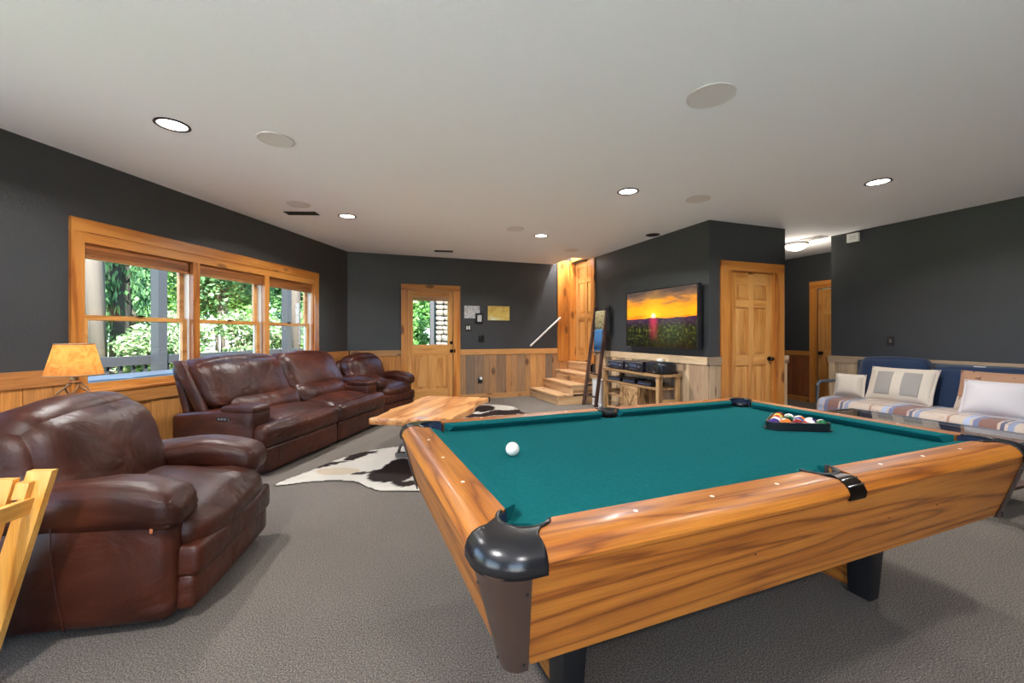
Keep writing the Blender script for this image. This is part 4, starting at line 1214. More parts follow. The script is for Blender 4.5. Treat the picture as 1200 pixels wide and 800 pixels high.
# corner castings: cap over the corner, plate below, pocket liner
def corner_parts(sx, sy):
    g = 0.0275                                # where the cap begins, past the nose corner
    R = 0.105
    N = 28
    def outer(s, inset):                      # outline from the end of the short rail round to the end of the long rail
        e = RO + 0.004 - inset; rr = R - inset
        arc_l = rr * math.pi / 2; st_ = e - g - rr
        tot = arc_l + 2 * st_; q = s * tot
        if q < st_: return (e, g + q)
        if q < st_ + arc_l:
            th = (q - st_) / rr
            return (e - rr + rr * math.cos(th), e - rr + rr * math.sin(th))
        return (e - rr - (q - st_ - arc_l), e)
    def W3(p, z): return (sx * (PL + p[0]), sy * (PW + p[1]), z)
    layers = [(0.000, ZT - 0.064), (0.0, ZT - 0.042), (0.006, ZT - 0.024), (0.019, ZT - 0.009), (0.036, ZT - 0.001), (0.055, ZT + 0.0025)]
    bm = bmesh.new()
    rows = [[bm.verts.new(W3(outer(i / N, ins), z)) for i in range(N + 1)] for ins, z in layers]
    inner_hi, inner_rim, inner_lo = [], [], []
    for i in range(N + 1):
        th = rad(-14 + (90 + 28) * i / N)
        c, s_ = math.cos(th), math.sin(th)
        inner_hi.append(bm.verts.new(W3((PC + (PR + 0.011) * c, PC + (PR + 0.011) * s_), ZT + 0.005)))
        inner_rim.append(bm.verts.new(W3((PC + (PR + 0.002) * c, PC + (PR + 0.002) * s_), ZT + 0.004)))
        inner_lo.append(bm.verts.new(W3((PC + PR * c, PC + PR * s_), ZB - 0.06)))
    rows += [inner_hi, inner_rim, inner_lo]
    for A, B in zip(rows, rows[1:]):
        for i in range(N):
            bm.faces.new((A[i], A[i + 1], B[i + 1], B[i]))
    bmesh.ops.recalc_face_normals(bm, faces=bm.faces[:])
    bmesh.ops.solidify(bm, geom=bm.faces[:], thickness=0.003)
    obj('corner_casting', bm, 'worn_plastic', pt, smooth=True)
    bm = bmesh.new()
    lo_, hi_ = [], []
    for i in range(25):
        th = rad(-68 + 226 * i / 24)
        p = (PC + (PR + 0.0015) * math.cos(th), PC + (PR + 0.0015) * math.sin(th))
        lo_.append(bm.verts.new(W3(p, ZB - 0.04))); hi_.append(bm.verts.new(W3(p, ZT - 0.004)))
    for i in range(24): bm.faces.new((lo_[i], lo_[i + 1], hi_[i + 1], hi_[i]))
    bmesh.ops.recalc_face_normals(bm, faces=bm.faces[:])
    obj('pocket_wall', bm, 'pocket_blue', pt, smooth=True)
    bm = bmesh.new()
    tube(bm, [W3((PC + (PR + 0.006) * math.cos(rad(-52 + 194 * i / 24)), PC + (PR + 0.006) * math.sin(rad(-52 + 194 * i / 24))), ZT + 0.001) for i in range(25)], 0.0062, 8)
    obj('pocket_rim', bm, 'black_plastic', pt, smooth=True)
    # plate under the cap
    bm = bmesh.new()
    lo, hi = [], []
    for z, e, rr, w in ((ZT - 0.060, 0.1685, 0.075, 0.105), (ZA - 0.006, 0.096, 0.04, 0.055)):
        row = []
        arc_l = rr * math.pi / 2; st_ = w - rr; tot = arc_l + 2 * st_
        for i in range(17):
            q = tot * i / 16
            if q < st_: p = (e, e - w + q)
            elif q < st_ + arc_l:
                th = (q - st_) / rr; p = (e - rr + rr * math.cos(th), e - rr + rr * math.sin(th))
            else: p = (e - rr - (q - st_ - arc_l), e)
            row.append(bm.verts.new(W3(p, z)))
        (hi if not hi else lo).extend(row)
    for i in range(16):
        bm.faces.new((hi[i], hi[i + 1], lo[i + 1], lo[i]))
    bmesh.ops.recalc_face_normals(bm, faces=bm.faces[:])
    bmesh.ops.solidify(bm, geom=bm.faces[:], thickness=0.006)
    pl_ = obj('corner_plate', bm, 'brown_plastic', pt, smooth='auto')
    for f, k in ((0.18, 1), (0.18, 15), (0.92, 2), (0.92, 14)):
        a_, b_ = Vector(pl_.data.vertices[k].co), Vector(pl_.data.vertices[17 + k].co)
        p = a_.lerp(b_, f)
        bm = bmesh.new(); bmesh.ops.create_icosphere(bm, subdivisions=1, radius=0.0045)
        obj('screw', bm, 'black_metal', pl_, loc=p)
    bm = bmesh.new(); lathe(bm, [(PR + 0.001, ZB - 0.02), (PR - 0.004, ZB - 0.07), (PR - 0.02, ZB - 0.11), (0, ZB - 0.12)], 24, sx * (PL + PC), sy * (PW + PC))
    obj('pocket_liner', bm, 'pocket_blue', pt, smooth=True)
for sx in (-1, 1):
    for sy in (-1, 1):
        corner_parts(sx, sy)
# side pockets: liner ring and ribbed metal tongue over the rail
for s in (-1, 1):
    bm = bmesh.new()
    lathe(bm, [(0.056, ZB - 0.03), (0.05, ZB - 0.09), (0.0, ZB - 0.10)], 24, 0, s * (PW + 0.055))
    obj('pocket_liner', bm, 'pocket_blue', pt, smooth=True)
    bm = bmesh.new()
    N = 20
    rows = [[], [], [], []]
    for i in range(N + 1):
        th = math.pi * (-0.06 + 1.12 * i / N)
        for r_, z, row in ((0.072, ZT - 0.002, 0), (0.070, ZT + 0.004, 1), (0.060, ZT + 0.004, 2), (0.057, ZB - 0.03, 3)):
            rows[row].append(bm.verts.new((r_ * math.cos(th), s * (PW + 0.045 + r_ * math.sin(th) * 0.92), z)))
    for A, B in zip(rows, rows[1:]):
        for i in range(N): bm.faces.new((A[i], A[i + 1], B[i + 1], B[i]))
    bmesh.ops.recalc_face_normals(bm, faces=bm.faces[:])
    bmesh.ops.solidify(bm, geom=bm.faces[:], thickness=0.002)
    ring = obj('side_pocket_casting', bm, 'leg_black', pt, smooth=True)
    TP = [(0.105, ZT + 0.002), (0.118, ZT + 0.003), (0.137, ZT), (0.155, ZT - 0.009), (0.168, ZT - 0.023), (0.176, ZT - 0.040), (0.172, ZT - 0.060), (0.166, ZT - 0.060), (0.169, ZT - 0.042), (0.160, ZT - 0.026), (0.148, ZT - 0.014), (0.132, ZT - 0.006), (0.105, ZT - 0.006)]
    sweep('pocket_tongue', 'bronze', PL, PW, 'u', s, TP, lambda d: -0.040 + (0.012 if d < 0.13 else 0), lambda d: 0.040 - (0.012 if d < 0.13 else 0), smooth='auto')
    for d_, z_ in ((0.146, ZT - 0.0025), (0.1655, ZT - 0.0165)):
        bm = bmesh.new(); tube(bm, [(-0.039, s * (PW + d_), z_), (0.039, s * (PW + d_), z_)], 0.0028, 6)
        obj('rib', bm, 'steel', pt, smooth=True)
# pedestals: four tapered legs joined in pairs by an oak panel
for su in (-1, 1):
    for sv in (-1, 1):
        bm = bmesh.new()
        top = [(0.755, 0.26), (0.865, 0.26), (0.865, 0.395), (0.755, 0.395)]
        bot = [(0.775, 0.265), (0.848, 0.265), (0.848, 0.36), (0.775, 0.36)]
        A = [bm.verts.new((su * x, sv * y, 0)) for x, y in bot]; B = [bm.verts.new((su * x, sv * y, ZA + 0.02)) for x, y in top]
        bm.faces.new(A); bm.faces.new(B)
        for i in range(4): bm.faces.new((A[i], A[(i + 1) % 4], B[(i + 1) % 4], B[i]))
        bmesh.ops.recalc_face_normals(bm, faces=bm.faces[:])
        obj('leg', bm, 'leg_black', pt, bevel=0.008, seg=2, smooth='auto')
    bx('leg_panel', 'oak_y', pt, su * 0.795, su * 0.825, -0.262, 0.262, 0.02, ZA + 0.005)
    bm = bmesh.new()
for k in (-0.4, 0.25, 0.55):
    bm = bmesh.new(); bmesh.ops.create_icosphere(bm, subdivisions=1, radius=0.0035)
    obj('bolt_head', bm, 'black_metal', pt, loc=(k, -(PW + 0.163 - 0.035), ZT - 0.175))

# balls and rack
def P2W(u, v, z):
    return PT_LOC + Matrix.Rotation(PT_ROT, 3, 'Z') @ Vector((u, v, z))
BR = 0.0286
def ball_mesh(name, c, stripe):
    bm = bmesh.new(); bmesh.ops.create_uvsphere(bm, u_segments=28, v_segments=18, radius=BR)
    for f in bm.faces:
        z = f.calc_center_median()
        spot = (z - Vector((0.55, -0.6, 0.58)).normalized() * BR).length < 0.010
        if spot: f.material_index = 1
        elif stripe and abs(z.z) > 0.0165: f.material_index = 1
        f.smooth = True
    me = bpy.data.meshes.new(name); bm.to_mesh(me); bm.free()
    me.materials.append(c); me.materials.append(M['ball_white'])
    return me
plain('ball_white', srgb(240, 234, 222), 0.12, coat=0.5)
bm = bmesh.new(); bmesh.ops.create_uvsphere(bm, u_segments=32, v_segments=20, radius=BR)
col_cue = obj('cue_ball', bm, 'ball_white', None, smooth=True)
col_cue.location = (0.002, 1.729 + 0.012, ZB + BR)
tag(col_cue, 'plain white cue ball alone on the green cloth', 'billiard ball')
COL = dict(yellow=(232, 184, 40), blue=(36, 56, 140), red=(190, 40, 36), purple=(74, 40, 130), orange=(226, 120, 44), green=(30, 112, 66), maroon=(122, 34, 36), black=(18, 18, 20))
for k, v in COL.items():
    plain('ball_' + k, srgb(*v), 0.12, coat=0.5)
rows = [['purple'], ['orange', 'yellow*'], ['maroon*', 'black', 'red'], ['red*', 'blue', 'green', 'yellow'], ['green*', 'purple*', 'orange*', 'blue*', 'maroon']]
u0, dd = 0.625, BR * 2 + 0.0004
tri_c = []
for i, row in enumerate(rows):
    for j, c in enumerate(row):
        u = u0 + i * dd * 0.866; v = (j - i / 2) * dd
        st_ = c.endswith('*'); nm = c.rstrip('*')
        ob = bpy.data.objects.new('billiard_ball', ball_mesh('billiard_ball', M['ball_' + nm], st_))
        col.objects.link(ob); ob.location = P2W(u, v, ZB + BR)
        ob.rotation_euler = (random.uniform(-0.7, 0.7), random.uniform(-0.7, 0.7), random.uniform(0, 6))
        tag(ob, '%s %s billiard ball in the black triangle rack' % ('white ball with a' if False else 'white and', nm + ' striped') if st_ else 'solid %s billiard ball in the black triangle rack' % nm, 'billiard ball', 'billiard balls in the rack')
rk = thing('ball_rack', 'black plastic triangle rack around the coloured balls on the cloth', 'rack', P2W(u0, 0, ZB), PT_ROT)
cx_ = 4 * dd * 0.866 * 2 / 3
def tri(rr, n=6):
    out = []
    for k in range(3):
        ang = math.pi + k * 2 * math.pi / 3
        c = Vector((cx_ + 4 * dd / math.sqrt(3) * math.cos(ang), 4 * dd / math.sqrt(3) * math.sin(ang)))
        for i in range(n + 1):
            th = ang - math.pi / 3 + (2 * math.pi / 3) * i / n
            out.append((c.x + rr * math.cos(th), c.y + rr * math.sin(th)))
    return out
bm = bmesh.new()
inn, outp = tri(BR + 0.0015), tri(BR + 0.011)
ring4 = [[bm.verts.new((x, y, z)) for x, y in P] for P, z in ((inn, 0.0005), (inn, 0.042), (outp, 0.042), (outp, 0.0005))]
n = len(inn)
for q in range(4):
    A, B = ring4[q], ring4[(q + 1) % 4]
    for i in range(n): bm.faces.new((A[i], A[(i + 1) % n], B[(i + 1) % n], B[i]))
bmesh.ops.recalc_face_normals(bm, faces=bm.faces[:])
obj('triangle', bm, 'black_plastic', rk, smooth='auto')
bm = bmesh.new()
o2 = tri(BR + 0.019)
ring4 = [[bm.verts.new((x, y, z)) for x, y in P] for P, z in ((outp, 0.0005), (outp, 0.006), (o2, 0.006), (o2, 0.0005))]
for q in range(4):
    A, B = ring4[q], ring4[(q + 1) % 4]
    for i in range(n): bm.faces.new((A[i], A[(i + 1) % n], B[(i + 1) % n], B[i]))
bmesh.ops.recalc_face_normals(bm, faces=bm.faces[:])
obj('base_flange', bm, 'black_plastic', rk, smooth='auto')

# ------------------------------------------------------------------ leather armchair (faces local +x)
def make_armchair(label):
    t = thing('leather_armchair', label, 'armchair')
    bx('base', 'leather_dark', t, -0.40, 0.33, -0.36, 0.36, 0.035, 0.25)
    for x in (-0.36, 0.28):
        for y in (-0.32, 0.32):
            bx('foot', 'black_plastic', t, x - 0.03, x + 0.03, y - 0.03, y + 0.03, 0, 0.035)
    for s in (-1, 1):
        def side(q, p):
            q.y += s * 0.03 * (1 - ((q.z) / 0.26) ** 2) * (1 - p.x ** 2)
            return q
        obj('side_panel', moved(pillow(0.83, 0.15, 0.50, 0.05, (0.01, 0.004, 0), 12, 0.005, 3 + s, side), (-0.035, s * 0.375, 0.285)), 'leather', t, smooth=True)
        def arm(q, p):
            f = max(0.0, (q.x - 0.12) / 0.30)
            q.z -= 0.03 * f * f
            q.z += 0.012 * math.sin(q.x * 9) * (1 if p.z > 0 else 0)
            pl = max(0.0, p.x - 0.75) * 4
            q.y += 0.004 * pl * math.sin(p.z * 14)
            q.z += 0.004 * pl * math.sin(p.y * 16)
            return q
        obj('armrest', moved(pillow(0.84, 0.235, 0.165, 0.065, (0.012, 0.0, 0.018), 14, 0.009, 7 + s, arm), (-0.005, s * 0.378, 0.532)), 'leather', t, smooth=True)
        bm = bmesh.new(); tube(bm, [(-0.02, s * 0.4805, 0.56), (-0.015, s * 0.489, 0.40), (0.0, s * 0.482, 0.22), (0.01, s * 0.462, 0.06)], 0.003, 6)
        obj('seam', bm, 'leather', t)
    def seat(q, p):
        f = max(0.0, (q.x - 0.02) / 0.35)
        q.y *= 1 + 0.30 * min(1, max(0.0, (q.x - 0.17) / 0.10))
        q.z -= 0.045 * f * f
        return q
    obj('seat_cushion', moved(pillow(0.80, 0.58, 0.19, 0.085, (0.02, 0, 0.035), 14, 0.010, 2, seat), (0.06, 0, 0.405)), 'leather', t, smooth=True)
    obj('footrest_panel', moved(pillow(0.16, 0.80, 0.15, 0.035, (0.015, 0, 0.0), 12, 0.006, 12), (0.39, 0, 0.265)), 'leather', t, smooth=True)
    obj('footrest_panel', moved(pillow(0.15, 0.80, 0.16, 0.035, (0.015, 0, 0.0), 12, 0.006, 13), (0.375, 0, 0.13)), 'leather', t, smooth=True)
    def back(q, p):
        q.x += -0.08 * p.z - 0.04 * p.y * p.y
        q.z -= 0.045 * abs(p.y) ** 3 * (1 if p.z > 0 else 0)
        return q
    obj('back_cushion', moved(pillow(0.30, 0.78, 0.56, 0.13, (0.05, 0.02, 0.02), 16, 0.014, 5, back, 5.0), (-0.22, 0, 0.65)), 'leather', t, smooth=True)
    def shell(q, p):
        q.x += -0.07 * p.z
        q.z -= 0.06 * abs(p.y) ** 3 * (1 if p.z > 0 else 0)
        return q
    obj('back_shell', moved(pillow(0.16, 0.80, 0.78, 0.07, (0.02, 0, 0), 12, 0.006, 9, shell), (-0.42, 0, 0.47)), 'leather', t, smooth=True)
    return t
chair = make_armchair('worn brown leather armchair beside the window with a lamp behind it')
chair.location = (-1.89, 2.14, 0); chair.rotation_euler = (0, 0, rad(10))
chair2 = copy_tree(chair, (-2.20, 6.83, 0), rad(-20), 'brown leather armchair in the corner beside the glazed door')
bm = pillow(0.012, 0.004, 0.045, 0.002, n=3)
sc_ = obj('scuff', moved(bm, (0.325, -0.470, 0.452)), 'thread', chair)
tag(sc_, 'orange scuff where the leather has worn through')

# ------------------------------------------------------------------ long leather sofa (faces local +x, length along y)
FACE = math.atan2(-0.1622, 0.9868)
so = thing('leather_sofa', 'long dark brown leather reclining sofa standing under the windows', 'sofa', (-2.44, 4.86, 0), FACE)
SL = 1.14
bx('base', 'leather_dark', so, -0.40, 0.36, -SL + 0.05, SL - 0.05, 0.04, 0.28)
for x in (-0.36, 0.30):
    for y in (-1.0, 1.0):
        bx('foot', 'black_plastic', so, x - 0.03, x + 0.03, y - 0.03, y + 0.03, 0, 0.04)
for s in (-1, 1):
    def arm(q, p):
        q.z += (0.05 * min(0, p.x)) * (1 if p.z > 0 else 0)
        return q
    ar = obj('console_arm', moved(pillow(0.84, 0.235, 0.53, 0.035, (0.004, 0.008, 0.006), 12, 0.004, 21 + s, arm), (-0.06, s * (SL - 0.118), 0.305)), 'leather', so, smooth=True)
    if s < 0:
        cp = obj('control_panel', moved(pillow(0.13, 0.008, 0.035, 0.004, n=5), (0.06, -SL - 0.004, 0.50)), 'black_plastic', ar, smooth=True)
        for k in range(3):
            bx('button', 'chrome_trim', ar, 0.022 + k * 0.03, 0.04 + k * 0.03, -SL - 0.0105, -SL - 0.008, 0.493, 0.507)
    obj('arm_cap', moved(pillow(0.34, 0.225, 0.075, 0.03, (0.0, 0, 0.008), 9, 0.003, 23 + s), (0.19, s * (SL - 0.12), 0.575)), 'leather', so, smooth=True)
    def pad(q, p):
        f = max(0.0, (q.x - 0.1) / 0.25); q.z -= 0.03 * f * f
        return q
    obj('seat_cushion', moved(pillow(0.78, 0.90, 0.20, 0.07, (0.01, 0, 0.04), 14, 0.008, 31 + s, pad), (0.05, s * 0.452, 0.385)), 'leather', so, smooth=True)
    obj('front_pad', moved(pillow(0.17, SL - 0.012, 0.21, 0.065, (0.02, 0, 0.01), 14, 0.006, 33 + s), (0.415, s * (SL / 2), 0.345)), 'leather', so, smooth=True)
    obj('footrest_panel', moved(pillow(0.11, SL - 0.03, 0.225, 0.03, (0.012, 0, 0.0), 12, 0.004, 35 + s), (0.42, s * (SL / 2), 0.145)), 'leather', so, smooth=True)
    def lumb(q, p):
        q.x += -0.06 * p.z
        return q
    obj('lumbar_cushion', moved(pillow(0.26, 0.93, 0.25, 0.10, (0.05, 0, 0.01), 14, 0.012, 41 + s, lumb), (-0.105, s * 0.468, 0.56)), 'leather', so, smooth=True)
    def back(q, p):
        q.x += -0.11 * p.z - 0.02 * p.y * p.y
        q.z -= 0.02 * abs(p.y) ** 3 * (1 if p.z > 0 else 0)
        return q
    obj('back_cushion', moved(pillow(0.27, 1.06, 0.46, 0.10, (0.045, 0.0, 0.02), 16, 0.014, 43 + s, back, 4.0), (-0.27, s * 0.532, 0.80)), 'leather', so, smooth=True)
    obj('back_wing', moved(pillow(0.13, 0.05, 0.50, 0.022, (0.004, 0.01, 0), 10, 0.008, 47 + s, lambda q, p: Vector((q.x - 0.135 * p.z, q.y, q.z))), (-0.335, s * 1.068, 0.76)), 'leather', so, smooth=True)
def shell(q, p):
    q.x += -0.13 * p.z
    return q
obj('back_shell', moved(pillow(0.09, 2.10, 0.86, 0.035, (0.02, 0, 0), 12, 0.004, 49, shell), (-0.42, 0, 0.52)), 'leather', so, smooth=True)

# ------------------------------------------------------------------ live-edge coffee table on cast-iron trestles
ctb = thing('coffee_table', 'live-edge wooden slab coffee table on cast-iron trestle legs', 'coffee table', (-0.84, 4.66, 0), rad(80) - rad(90))
def slab_poly():
    pts = []
    for i in range(13): pts.append((-0.40 + 0.022 * math.sin(i * 1.1) + 0.010 * math.sin(i * 2.7), -0.74 + 1.50 * i / 12))
    for i in range(13): pts.append((0.40 + 0.03 * math.sin(i * 0.9 + 2) + 0.008 * math.sin(i * 3.1), 0.76 - 1.50 * i / 12))
    return pts
bm = bmesh.new(); prism(bm, slab_poly(), 0.395, 0.455)
obj('slab_top', bm, 'slab_y', ctb, bevel=0.008, seg=2, smooth='auto')
bx('end_strap', 'black_metal', ctb, 0.30, 0.437, 0.735, 0.775, 0.40, 0.459, bevel=0.004)
for s in (-1, 1):
    y = s * 0.42
    bx('bearer', 'iron', ctb, -0.28, 0.28, y - 0.03, y + 0.03, 0.375, 0.394, bevel=0.004)
    bx('foot_bar', 'iron', ctb, -0.27, 0.27, y - 0.035, y + 0.035, 0.0, 0.05, bevel=0.012, seg=2)
    for q in (-1, 1):
        bx('upright', 'iron', ctb, q * 0.14 - 0.02, q * 0.14 + 0.02, y - 0.018, y + 0.018, 0.05, 0.376, bevel=0.006)
        bm = bmesh.new(); tube(bm, [(q * 0.25, y, 0.05), (q * 0.23, y, 0.12), (q * 0.17, y, 0.16), (q * 0.145, y, 0.22), (q * 0.18, y, 0.30), (q * 0.24, y, 0.37)], 0.016, 8)
        obj('scroll', bm, 'iron', ctb, smooth=True)
    bm = bmesh.new(); tube(bm, [(0.07 * math.cos(k * math.pi / 8), y, 0.2 + 0.07 * math.sin(k * math.pi / 8)) for k in range(16)], 0.012, 6, closed=True)
    obj('ring', bm, 'iron', ctb, smooth=True)
bm = bmesh.new(); tube(bm, [(0, -0.42, 0.15), (0, 0.42, 0.15)], 0.014, 8)
obj('stretcher', bm, 'iron', ctb, smooth='auto')

# ------------------------------------------------------------------ cowhides
def cowhide(name, label, loc, rot, outline, patches, tan=None):
    """outline: closed list of (x, y); patches: (x, y, rx, ry, angle) dark blotches"""
    n = len(outline)
    dense = []
    for i in range(n):                       # Catmull-Rom round the outline
        p0, p1, p2, p3 = [Vector(outline[(i + k) % n]) for k in (-1, 0, 1, 2)]
        for k in range(8):
            s = k / 8
            dense.append(0.5 * ((2 * p1) + (p2 - p0) * s + (2 * p0 - 5 * p1 + 4 * p2 - p3) * s * s + (3 * p1 - p0 - 3 * p2 + p3) * s ** 3))
    dense = [p + Vector((noise.noise(Vector((p.x * 14, p.y * 14, 1))), noise.noise(Vector((p.x * 14, p.y * 14, 7))))) * 0.012 for p in dense]
    def inside(x, y):
        c = False
        m = len(dense)
        for i in range(m):
            a, b = dense[i], dense[i - 1]
            if (a.y > y) != (b.y > y) and x < (b.x - a.x) * (y - a.y) / (b.y - a.y) + a.x: c = not c
        return c
    x0, x1 = min(p.x for p in dense), max(p.x for p in dense); y0, y1 = min(p.y for p in dense), max(p.y for p in dense)
    bm = bmesh.new()
    lay = bm.verts.layers.float_color.new('hide')
    S = 0.022
    nx, ny = int((x1 - x0) / S) + 2, int((y1 - y0) / S) + 2
    grid = {}
    for i in range(nx):
        for j in range(ny):
            x, y = x0 + i * S, y0 + j * S
            if inside(x, y): grid[i, j] = None
    def vert(i, j):
        if grid.get((i, j)) is None:
            x, y = x0 + i * S, y0 + j * S
            v = bm.verts.new((x, y, 0.009 + 0.0025 * noise.noise(Vector((x * 3, y * 3, 0)))))
            wx, wy = noise.noise(Vector((x * 5, y * 5, 3))) * 0.09, noise.noise(Vector((x * 5, y * 5, 9))) * 0.09
            wx += noise.noise(Vector((x * 17, y * 17, 3))) * 0.03; wy += noise.noise(Vector((x * 17, y * 17, 9))) * 0.03
            dark = 0
            for px, py, rx, ry, an in patches:
                dx, dy = x + wx - px, y + wy - py
                c, s = math.cos(rad(an)), math.sin(rad(an))
                if ((dx * c + dy * s) / rx) ** 2 + ((-dx * s + dy * c) / ry) ** 2 < 1: dark = 1
            wh = srgb(226, 220, 210)
            if tan and ((x - tan[0]) / tan[2]) ** 2 + ((y - tan[1]) / tan[3]) ** 2 < 1 + wx * 4: wh = srgb(216, 200, 176)
            cc = srgb(44, 25, 20) if dark else wh
            v[lay] = cc
            grid[i, j] = v
        return grid[i, j]
    for i in range(nx):
        for j in range(ny):
            k = [(i, j), (i + 1, j), (i + 1, j + 1), (i, j + 1)]
            if all(q in grid for q in k): bm.faces.new([vert(*q) for q in k])
    bmesh.ops.solidify(bm, geom=bm.faces[:], thickness=0.006)
    o = obj(name, bm, 'cowhide', None, loc, rot, smooth=True)
    return tag(o, label, 'rug')
def fl(px, py):
    Y = EYE * F_PX / (py - HORIZON)
    return ((px - 600) / F_PX * Y, Y)
P = lambda x, y: Vector(fl(x, y))
c0 = Vector((-1.2, 4.1))
out1 = [P(318, 570), P(375, 565), P(415, 566), P(440, 576), P(488, 577), (-0.15, 3.35), (0.1, 3.9), (-0.15, 4.6), (-0.55, 4.95), (-1.05, 4.75), P(440, 527), P(400, 537), P(362, 552)]
out1 = [Vector(p) - c0 for p in out1]
pat = []
for (xa, ya, xb, yb, wd_) in ((432, 562, 492, 548, 0.20), (366, 550, 405, 541, 0.05), (400, 540, 438, 529, 0.085), (414, 556, 436, 555, 0.035), (446, 548, 492, 541, 0.10), (448, 522, 458, 514, 0.06), (455, 566, 492, 566, 0.06)):
    a_, b_ = P(xa, ya), P(xb, yb); m_ = (a_ + b_) / 2 - c0; d_ = b_ - a_
    pat.append((m_.x, m_.y, max(0.05, d_.length / 2 * 1.05), wd_, math.degrees(math.atan2(d_.y, d_.x))))
pat += [(0.9, -0.1, 0.2, 0.35, 10), (0.5, 0.6, 0.3, 0.15, 30)]
tn = P(395, 553) - c0
cowhide('cowhide_rug', 'brown and white cowhide rug under the coffee table', (c0.x, c0.y, 0), 0, out1, pat, (tn.x, tn.y, 0.2, 0.1))
c1 = Vector((-0.35, 6.7))
out2 = [(-0.85, -0.55), (-0.25, -0.75), (0.3, -0.62), (0.62, -0.3), (0.5, 0.15), (0.35, 0.6), (-0.1, 0.82), (-0.6, 0.65), (-0.95, 0.1)]
pat2 = [(-0.25, 0.35, 0.35, 0.30, 30), (0.25, 0.0, 0.42, 0.22, 20), (0.35, -0.40, 0.30, 0.16, 10), (-0.2, -0.25, 0.3, 0.12, 0), (-0.7, 0.0, 0.2, 0.3, 0)]
cowhide('cowhide_rug', 'black and white cowhide rug between the coffee table and the far door', (c1.x, c1.y, 0), 0, [Vector(p) for p in out2], pat2)

# ------------------------------------------------------------------ lamp on a small end table behind the armchair
LX = Vector((-3.05, 2.93, 0))
et = thing('end_table', 'small round dark wooden end table carrying the lamp behind the armchair', 'side table', LX)
bm = bmesh.new(); lathe(bm, [(0, 0.55), (0.23, 0.55), (0.24, 0.56), (0.24, 0.575), (0.23, 0.585), (0, 0.585)], 32)
obj('table_top', bm, 'walnut_z', et, smooth='auto')
for k in range(3):
    th = k * 2.094 + 0.4
    bm = bmesh.new(); tube(bm, [(0.20 * math.cos(th), 0.20 * math.sin(th), 0), (0.11 * math.cos(th), 0.11 * math.sin(th), 0.3), (0.16 * math.cos(th), 0.16 * math.sin(th), 0.551)], 0.016, 8)
    obj('leg', bm, 'walnut_z', et, smooth='auto')
lm = thing('table_lamp', 'lit table lamp with parchment shade and twisted cage base', 'lamp', LX + Vector((0, 0, 0.585)))
bm = bmesh.new(); lathe(bm, [(0, 0.001), (0.085, 0.001), (0.085, 0.012), (0.05, 0.022), (0.016, 0.05), (0.014, 0.115), (0.026, 0.125), (0, 0.13)], 24)
obj('base', bm, 'bronze', lm, smooth='auto')
plain('lamp_iron', srgb(150, 122, 96), 0.45, metal=0.5)
for k in range(5):
    bm = bmesh.new()
    pts_ = []
    for i in range(11):
        f = i / 10; th = k * 2 * math.pi / 5 + f * 2.4
        r_ = 0.012 + 0.078 * math.sin(f * math.pi) ** 0.8
        pts_.append((r_ * math.cos(th), r_ * math.sin(th), 0.12 + 0.215 * f))
    tube(bm, pts_, 0.006, 6); obj('cage_bar', bm, 'lamp_iron', lm, smooth=True)
bm = bmesh.new(); lathe(bm, [(0, 0.325), (0.03, 0.325), (0.036, 0.333), (0.03, 0.342), (0.02, 0.35), (0.024, 0.365), (0.018, 0.38), (0.014, 0.40), (0, 0.40)], 20)
obj('neck', bm, 'lamp_iron', lm, smooth='auto')
SZ0, SZ1 = 0.385, 0.60
bm = bmesh.new(); lathe(bm, [(0.152, SZ0), (0.101, SZ1)], 40)
shd = obj('shade', bm, 'parchment', lm, smooth=True)
for r_, z in ((0.152, SZ0), (0.101, SZ1)):
    bm = bmesh.new(); tube(bm, [(r_ * math.cos(k * math.pi / 18), r_ * math.sin(k * math.pi / 18), z) for k in range(36)], 0.004, 6, closed=True)
    obj('binding', bm, 'lamp_iron', shd, smooth=True)
bm = bmesh.new(); tube(bm, [(-0.100, 0, SZ1 - 0.01), (0, 0, SZ1 - 0.015), (0.100, 0, SZ1 - 0.01)], 0.003, 6); obj('harp_wire', bm, 'lamp_iron', shd)
bm = bmesh.new(); lathe(bm, [(0, 0.40), (0.014, 0.40), (0.028, 0.44), (0.03, 0.465), (0.018, 0.49), (0, 0.497)], 16)
obj('bulb', bm, 'bulb_warm', lm, smooth=True)
d = bpy.data.lights.new('lamp_glow', 'POINT'); d.energy = 0.3; d.color = (1.0, 0.68, 0.36); d.shadow_soft_size = 0.035
o = bpy.data.objects.new('lamp_glow', d); col.objects.link(o); o.parent = lm; o.location = (0, 0, 0.455 + 0.06)

# ------------------------------------------------------------------ folded pine chair leaning at the picture's edge
fc = thing('folded_chair', 'folded golden pine chair leaning beside the worn leather armchair', 'chair', (-1.97, 1.30, 0), rad(4))
TILT = 0.30
def lean(name, x0, x1, y0, y1, z0, z1, mat='golden_z', bevel=0.006, par=fc):
    bm = bmesh.new(); v = box(bm, x0, x1, y0, y1, z0, z1)
    for q in v: q.co.x += TILT * q.co.z
    return obj(name, bm, mat, par, bevel=bevel, seg=2, smooth='auto')
for y in (-0.22, 0.22):
    lean('outer_leg', 0.0, 0.085, y - 0.012, y + 0.012, 0.0, 0.755, bevel=0.005)
    lean('inner_leg', -0.075, -0.008, y * 0.86 - 0.012, y * 0.86 + 0.012, 0.0, 0.735, bevel=0.005)
    lean('hinge_block', -0.005, 0.040, y * 0.93 - 0.018, y * 0.93 + 0.012, 0.66, 0.72, bevel=0.006)
for z in (0.12, 0.40):
    lean('cross_bar', -0.06, -0.03, -0.18, 0.18, z, z + 0.05, 'golden_y', 0.004)
